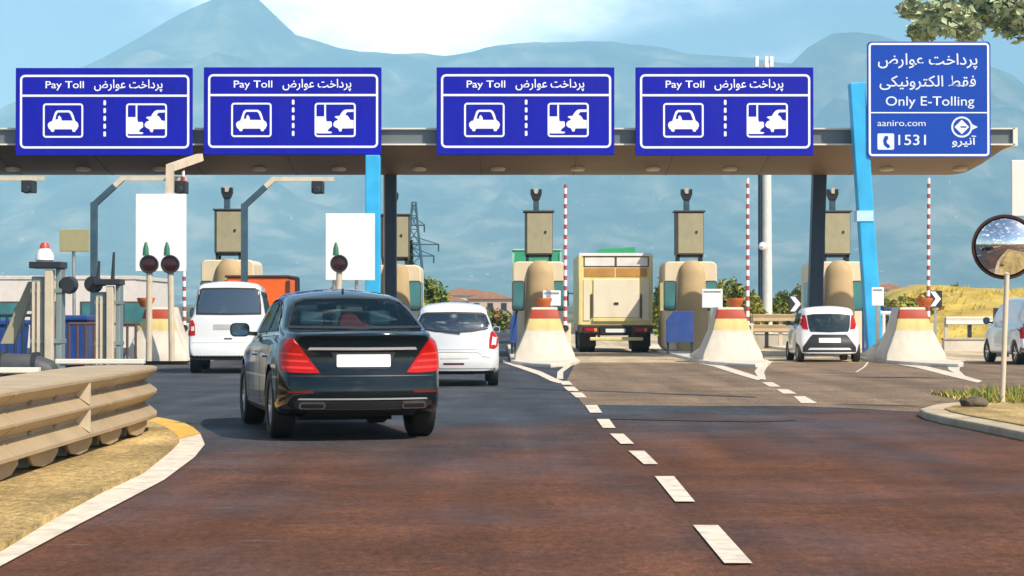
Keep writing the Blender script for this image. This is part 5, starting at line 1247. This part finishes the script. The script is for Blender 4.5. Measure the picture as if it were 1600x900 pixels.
bin_(112, 52, 1.36, 1.0, m_bluepan, 'wheelie_bin', 'blue bin behind the taller steel post cluster')
bin_(10, 49, 1.25, .9, m_bluepan, 'wheelie_bin', 'blue bin behind the dark railing at the left edge')

# ================================================================== RIGHT EDGE: mirror, island planting, boards, fences
def traffic_mirror():
    Y = 29.6; g = gp(1567, 640); c = at(1570, 386, Y); g.x = at(1566, 640, Y).x
    root = thing('traffic_mirror', (g.x, Y, .11), 'round convex traffic mirror on a thin pale pole, on the grassy kerbed island', 'mirror')
    b = MB(); b.tube([(g.x, Y, .10), (c.x + .03, Y, c.z - .40)], .038, 12); b.build('pole', m_cream, root, smooth=True)
    r = .44; tilt = Matrix.Rotation(R(-16), 4, 'Z') @ Matrix.Rotation(R(6), 4, 'X')
    def put(prof, name, mat, par):
        b = MB(); b.lathe(prof, (0, 0, 0), 'y', 40); b.v = [tuple(tilt @ Vector(v) + c) for v in b.v]; return b.build(name, mat, par, smooth=True)
    k = .95
    face = [(r * t, -.16 * (1 - t * t)) for t in [i / 14 for i in range(15)]]
    f = put(face, 'mirror_face', M('mirror_silver', (.86, .86, .84), .02, 1.0, var=0), root)
    put([(r - .004, -.03), (r + .028, -.03), (r + .034, .02), (r + .02, .06), (r - .004, .055)], 'mirror_rim', m_chass, root)
    put([(r, .05), (r * .8, .12), (r * .3, .16), (0, .165)], 'mirror_back', m_dark, root)
    b = MB(); b.bar(c + Vector((.02, .13, -.38)), c + Vector((.02, .16, .05)), .05); b.build('bracket', m_back, root)
traffic_mirror()
def island_bits():
    p = gp(1522, 648); b = MB()
    bm = bmesh.new(); bmesh.ops.create_icosphere(bm, subdivisions=3, radius=1)
    for v in bm.verts: v.co *= 1 + .28 * noise.noise(v.co * 1.7 + Vector((3, 1, 0))); v.co = Vector((v.co.x * .20, v.co.y * .14, v.co.z * .09))
    me = bpy.data.meshes.new('rock'); bm.to_mesh(me); bm.free(); me.materials.append(M('dark_stone', (.10, .08, .05), .9, var=.4, scale=8, bump=.6)); me.shade_smooth()
    o = bpy.data.objects.new('rock', me); COL.objects.link(o); o.location = (p.x, p.y, .16); tag(o, 'low dark stone lying on the kerbed island in front of the grass', 'stone')
    b = MB(); x0 = at(1518, 630, 30).x
    for k in range(5200):
        x = x0 + rnd.random() ** 1.2 * 5.0; y = 29.3 + rnd.random() * 3.6
        if x < x0 + .5 and rnd.random() < .5: continue
        h = rnd.uniform(.06, .22) * (.5 + .5 * min(1, (x - x0) / .7)); a = rnd.uniform(0, 6.28); w = rnd.uniform(.010, .022); dx, dy = rnd.uniform(-.10, .10), rnd.uniform(-.10, .10)
        b.mi = 0 if rnd.random() < .72 else 1
        b.add([(x - w * math.cos(a), y - w * math.sin(a), .10), (x + w * math.cos(a), y + w * math.sin(a), .10), (x + dx, y + dy, .10 + h)], [(0, 1, 2)])
    tag(b.build('grass', [M('grass_olive', (.15, .19, .03), .7, var=.35, scale=2), m_straw], recalc=False), kind='stuff')
island_bits()
blank_board('side_board', (1581, 250, 1700, 338), 42, 'blank white board cut off by the right edge above the traffic mirror', M('board_cream', (.76, .72, .66), .6, var=.03), [[(1640, 337), (1640, 1001)]])
def chevron(px, py, Y, lab):
    c = at(px, py, Y); root = thing('chevron_sign', (c.x, Y, 0), lab, 'sign', 'dark chevron signs behind the plaza')
    b = MB(); b.box(c.x - .29, c.x + .29, Y, Y + .05, c.z - .37, c.z + .37); b.build('panel', m_dark, root)
    b = MB(); k = .42; flat(b, [(-.24, .33), (-.02, .33), (.24, 0), (-.02, -.33), (-.24, -.33), (-.0, 0)], Y - .008, lambda p: (c.x + p[0], c.z + p[1])); b.build('arrow_marking', m_mark, root)
    b = MB(); b.box(c.x - .05, c.x + .05, Y + .051, Y + .12, -.03, c.z + .4); b.build('post', m_back, root)
chevron(1243, 475, 92, 'dark sign with a white chevron, left of the small white city car')
chevron(1462, 467, 92, 'dark sign with a white chevron, beside the orange bowl at the far right')
def fence(px0, px1, Y, ztop, lab, mat, slats=2, n=5):
    x0, x1 = at(px0, 500, Y).x, at(px1, 500, Y).x; root = thing('guard_rail', ((x0 + x1) / 2, Y, 0), lab, 'guard rail')
    for k in range(slats):
        z = ztop - .12 - k * .42; b = MB(); b.prism([(0, -.15), (.05, -.12), (.0, -.02), (.0, .02), (.05, .12), (0, .15), (.06, .15), (.09, .12), (.06, 0), (.09, -.12), (.06, -.15)], lambda p: (x0, Y - p[0], z + p[1]), lambda p: (x1, Y - p[0], z + p[1])); b.build('rail', mat, root)
    for k in range(n):
        x = x0 + (x1 - x0) * (k + .02) / (n - .96); b = MB(); b.box(x - .07, x + .07, Y + .003, Y + .14, -.03, ztop); b.build('post', m_dark if k % 2 else m_post, root)
fence(1176, 1242, 82, 1.35, 'two-rail weathered guard rail left of the small white city car', m_rail, 2, 4)
fence(1478, 1700, 78, 1.25, 'pale guard rail behind the crash nose at the far right', m_edge, 1, 7)
fence(-200, 330, 90, .95, 'long dull guard rail behind the low building side', m_back, 1, 9)
root = thing('low_wall', (at(1510, 540, 76).x, 76, 0), 'low pale concrete wall at the far right behind the last crash nose', 'wall')
b = MB(); b.box(at(1475, 540, 76).x, at(1720, 540, 76).x, 76, 76.4, -.03, .42); b.build('wall', m_conc_w, root, bevel=.03)
b = MB(); b.box(at(1475, 540, 76).x - .03, at(1720, 540, 76).x, 75.96, 76.44, .422, .50); b.build('coping', m_conc, root, bevel=.02)
root = thing('low_wall', (at(1205, 540, 84).x, 84, 0), 'low tan wall under the weathered guard rail', 'wall')
b = MB(); b.box(at(1150, 540, 84).x, at(1262, 540, 84).x, 84, 84.4, -.03, .55); b.build('wall', m_conc, root, bevel=.03)
b = MB(); b.box(at(1150, 540, 84).x - .02, at(1262, 540, 84).x + .02, 83.96, 84.44, .552, .62); b.build('coping', m_conc_w, root, bevel=.02)
root = thing('utility_cabinet', (at(1565, 500, 66).x, 66, 0), 'dark blue roadside cabinet at the right edge beside the mirror pole', 'cabinet')
a, c = at(1556, 515, 66), at(1572, 481, 66); b = MB(); b.box(a.x, c.x + .1, 66, 66.4, 0, c.z); b.build('body', m_darkblue, root, bevel=.02)
b = MB(); b.box(a.x + .03, c.x + .07, 65.975, 65.999, .15, c.z - .08); b.build('door', m_bluepan, root)

# ================================================================== VEGETATION, PYLON, FAR HOUSES
def clump(b, c, rad, n, leaf, mats=1):
    """leaf clump: many small leaf faces thick towards the surface of an ellipsoid, in sprays"""
    c = Vector(c)
    for k in range(n):
        d = Vector((rnd.gauss(0, 1), rnd.gauss(0, 1), rnd.gauss(0, 1))).normalized(); r = rnd.random() ** .45
        r *= .75 + .35 * noise.noise(d * 2.1 + c * .37)
        p = c + Vector((d.x * rad[0], d.y * rad[1], d.z * rad[2])) * r
        u = Vector((rnd.gauss(0, 1), rnd.gauss(0, 1), rnd.gauss(0, .7))).normalized(); v = u.orthogonal().normalized(); v = (Matrix.Rotation(rnd.uniform(0, 6.28), 3, u) @ v)
        s = leaf * rnd.uniform(.6, 1.3); b.mi = 0 if mats == 1 or rnd.random() < .7 else 1
        b.add([p - u * s, p + v * s * .45, p + u * s, p - v * s * .45], [(0, 1, 2, 3)])
def bush(px, ytop, Y, wpx, lab, mats, name='bush', cat='bush', group='shrubs beyond the plaza', n=900, leaf=.16, lobes=6, zg=0.0):
    c = at(px, ytop, Y); w = wpx * 1.35 / FOC * Y / 2; h = c.z - zg; n = int(n * 1.9)
    root = thing(name, (c.x, Y, zg), lab, cat, group); b = MB()
    for k in range(lobes):
        a = (k + .5) / lobes * 2 - 1; hh = h * (1 - .22 * a * a) * rnd.uniform(.82, 1.0)
        if k == lobes // 2: hh = h * .98
        rz = hh * .42; clump(b, (c.x + a * w * .72 + rnd.uniform(-.1, .1) * w, Y + rnd.uniform(-.5, .5) * w, zg + hh - rz), (w * rnd.uniform(.38, .5), w * .45, rz), n // lobes, leaf, len(mats))
    clump(b, (c.x, Y, zg + h * .35), (w * .9, w * .6, h * .36), n // 3, leaf, len(mats))
    b.build('foliage', mats, root, recalc=False)
    for k in range(3):
        t = MB(); x = c.x + (k - 1) * w * .3; t.tube([(x * .2 + c.x * .8, Y, zg - .05), (x, Y, zg + h * .35), (x + (k - 1) * w * .2, Y, zg + h * .7)], [.07 * h / 2, .045 * h / 2, .015], 7); t.build('stem', m_bark, root)
    return root
gm, ym = [m_leaf, m_leafy], [m_leafy, m_leaf]
bush(664, 418, 100, 62, 'tall loose green shrub above the silvery hatchback', gm, n=1500)
bush(655, 452, 92, 34, 'yellow flowering shrub just right of the black sedan roof', ym, n=700, leaf=.12)
bush(1033, 428, 88, 22, 'narrow green shrub squeezed between truck and booth', gm, n=600)
bush(1148, 421, 92, 58, 'bright green shrub behind the orange bowl right of the goods truck', gm, n=1300)
bush(1177, 447, 90, 36, 'lower yellowish shrub left of the pale mast', ym, n=700)
bush(1236, 435, 100, 62, 'wide dense green shrub between mast and dark column', gm, n=1500)
bush(1405, 452, 104, 66, 'yellow green shrub right of the leaning blue column', ym, n=1200)
bush(1448, 441, 106, 50, 'straw coloured shrub behind the last striped boom', [m_straw, m_leafy], n=900)
bush(1375, 447, 112, 36, 'olive shrub just right of the leaning blue column', gm, n=700)
bush(518, 440, 100, 34, 'dark green shrub below the standing white lane board', [m_leafd, m_leaf], n=700)
bush(1492, 434, 128, 28, 'dark bush on top of the dry grass bank', [m_leafd, m_leaf], n=600, leaf=.2, zg=.8)
bush(770, 474, 130, 60, 'low rusty scrub beyond the lane left of the green covered truck', [m_leaf, M('rust_leaf', (.35, .12, .05), .8, var=.4)], n=700, leaf=.18)
def dry_tufts():
    b = MB()
    for k in range(2600):
        x = 17 + rnd.random() ** .9 * 40; y = 97 + rnd.random() * 18
        e = min(1, max(0, (x - 18.3) / 4.5)) * min(1, (y - 96) / 16); z = -.1 + 2.9 * e ** .8 * (1 + .22 * fbm(x / 7, y / 7))
        h = rnd.uniform(.12, .38); w = rnd.uniform(.04, .10); dx = rnd.uniform(-.25, .25); b.mi = 0 if rnd.random() < .8 else 1
        b.add([(x - w, y, z - .05), (x + w, y + .05, z - .05), (x + dx, y + rnd.uniform(-.1, .1), z + h)], [(0, 1, 2)])
    tag(b.build('dry_grass', [m_straw, m_leafy], recalc=False), kind='stuff')
dry_tufts()
def cypress(px, ytop, Y, wpx, lab):
    c = at(px, ytop, Y); w = wpx / FOC * Y / 2; root = thing('cypress', (c.x, Y, 0), lab, 'tree'); b = MB()
    for k in range(10):
        t = k / 9; clump(b, (c.x + rnd.uniform(-.2, .2) * w, Y, .6 + (c.z - 1.2) * t), (w * (1 - .75 * t), w * (1 - .75 * t), c.z * .10), 130, .17)
    b.build('crown', m_leafd, root, recalc=False); t = MB(); t.tube([(c.x, Y, -.05), (c.x, Y, c.z * .8)], [.14, .03], 8); t.build('trunk', m_bark, root)
cypress(641, 372, 120, 12, 'slim dark cypress right of the booth behind the blue column')
def pylon():
    Y = 260; c = at(647, 316, Y); H = c.z; zg = height(c.x, Y)
    root = thing('power_pylon', (c.x, Y, zg), 'dark lattice power pylon far behind the booth by the blue column', 'pylon')
    hw = lambda z: 1.7 * (1 - z / H) ** 1.2 + .22
    for sx in (-1, 1):
        for sy in (-1, 1):
            b = MB(); b.tube([(c.x + sx * hw(H * t), Y + sy * hw(H * t), H * t) for t in (0, .25, .5, .75, 1)], .13, 6); b.build('leg', m_armblue, root)
    b = MB()
    for k in range(9):
        z0, z1 = H * k / 9, H * (k + 1) / 9
        for s in (-1, 1): b.bar((c.x - s * hw(z0), Y - hw(z0), z0), (c.x + s * hw(z1), Y - hw(z1), z1), .12)
        b.bar((c.x - hw(z1), Y - hw(z1), z1), (c.x + hw(z1), Y - hw(z1), z1), .12)
    b.build('lattice', m_armblue, root)
    for z, w in ((at(0, 352, Y).z, 1.4), (at(0, 382, Y).z, 3.2), (at(0, 400, Y).z, 2.6)):
        b = MB(); b.bar((c.x - w, Y, z), (c.x + w, Y, z), .16); b.bar((c.x - w, Y, z), (c.x, Y, z + 1), .12); b.bar((c.x + w, Y, z), (c.x, Y, z + 1), .12); b.build('cross_arm', m_armblue, root)
        for s in (-1, 1): b = MB(); b.tube([(c.x + s * (w - .1), Y, z - .06), (c.x + s * (w - .1), Y, z - .9)], .09, 6); b.build('insulator', m_dark, root)
pylon()
def house(px, Y, w, h, d, lab, wall, rf=m_roof):
    x = at(px, 480, Y).x; zg = height(x, Y) - .2; root = thing('house', (x, Y, zg), lab, 'house')
    b = MB(); b.box(x - w / 2, x + w / 2, Y, Y + d, zg, zg + h); b.build('wall', wall, root)
    b = MB(); b.prism([(-w / 2 - .4, h + .003), (w / 2 + .4, h + .003), (0, h + w * .16)], lambda p: (x + p[0], Y - .4, zg + p[1]), lambda p: (x + p[0], Y + d + .4, zg + p[1])); b.build('roof', rf, root)
    for k in range(3):
        xx = x + (k - 1) * w * .3; b = MB(); b.box(xx - .5, xx + .5, Y - .05, Y - .003, zg + h * .4, zg + h * .8); b.build('window', m_dark, root)
m_wallp = M('pink_wall', (.60, .42, .34), .9, var=.05); m_wallw = M('pale_wall', (.66, .62, .55), .9, var=.05)
house(738, 420, 9, 4.5, 8, 'pale house far behind the silvery hatchback', m_wallw)
house(766, 360, 8, 3.6, 8, 'pinkish house far behind, left of the narrow blue side screen', m_wallp)
house(718, 520, 12, 5, 9, 'wide pale farmhouse in the distance right of the green shrub', m_wallp)
house(700, 300, 6, 3.0, 6, 'small white outbuilding behind the green shrub', m_wallw)
house(1390, 460, 9, 6, 8, 'pale house far behind the yellow green shrub on the right', m_wallw)
def town():
    b = MB(); r2 = random.Random(3)
    for k in range(240):
        px = r2.uniform(-60, 1660); Y = 3000 + 3600 * r2.random() ** .8; x = at(px, 450, Y).x; z = height(x, Y)
        if noise.noise(Vector((x / 500, Y / 700, 5))) < .0 and r2.random() < .75: continue
        w = r2.uniform(3, 10); h = r2.uniform(3, 6); b.mi = 0 if r2.random() < .75 else 1
        b.box(x - w / 2, x + w / 2, Y, Y + w, z - 6, z + h)
    tag(b.build('far_town', [M('town_wall', (.38, .37, .35), .9, var=.05), m_wallp]), kind='stuff')
town()
# big tree leaning in at the upper right, well behind the plaza
def big_tree():
    Y = 125; base = at(1735, 485, Y)
    root = thing('tree', (base.x, Y, -.1), 'tall tree whose haze-paled green crown leans in at the upper right corner', 'tree'); b = MB()
    for px, py, r, n in ((1480, 28, 46, 900), (1545, 6, 60, 1300), (1440, 48, 26, 380), (1600, 20, 62, 1300), (1660, -20, 80, 1500), (1560, -50, 70, 900), (1720, 40, 85, 1300), (1515, 48, 30, 420), (1425, 14, 24, 320), (1790, 0, 80, 900)):
        c = at(px, py, Y + rnd.uniform(-2, 2)); q = r / FOC * Y; clump(b, c, (q * 1.15, q * 1.1, q * .85), n, .34, 2)
    b.build('crown', [M('leaf_hazed', (.44, .50, .30), .65, var=.4, scale=.5), M('leaf_hazed_dark', (.30, .37, .20), .65, var=.4)], root, recalc=False)  # leaf colours lightened so the pale of the haze is painted in
    t = MB(); k = at(1720, 150, Y); t.tube([(base.x, Y, -.1), at(1730, 300, Y), k], [.55, .4, .3], 10); t.build('trunk', m_bark, root)
    for px, py in ((1610, 0), (1540, -10), (1680, -40), (1780, 10)):
        t = MB(); m_ = at((1720 + px) / 2 + 10, (150 + py) / 2 + 15, Y); t.tube([k, m_, at(px, py, Y)], [.24, .13, .04], 8); t.build('limb', m_bark, root)
big_tree()
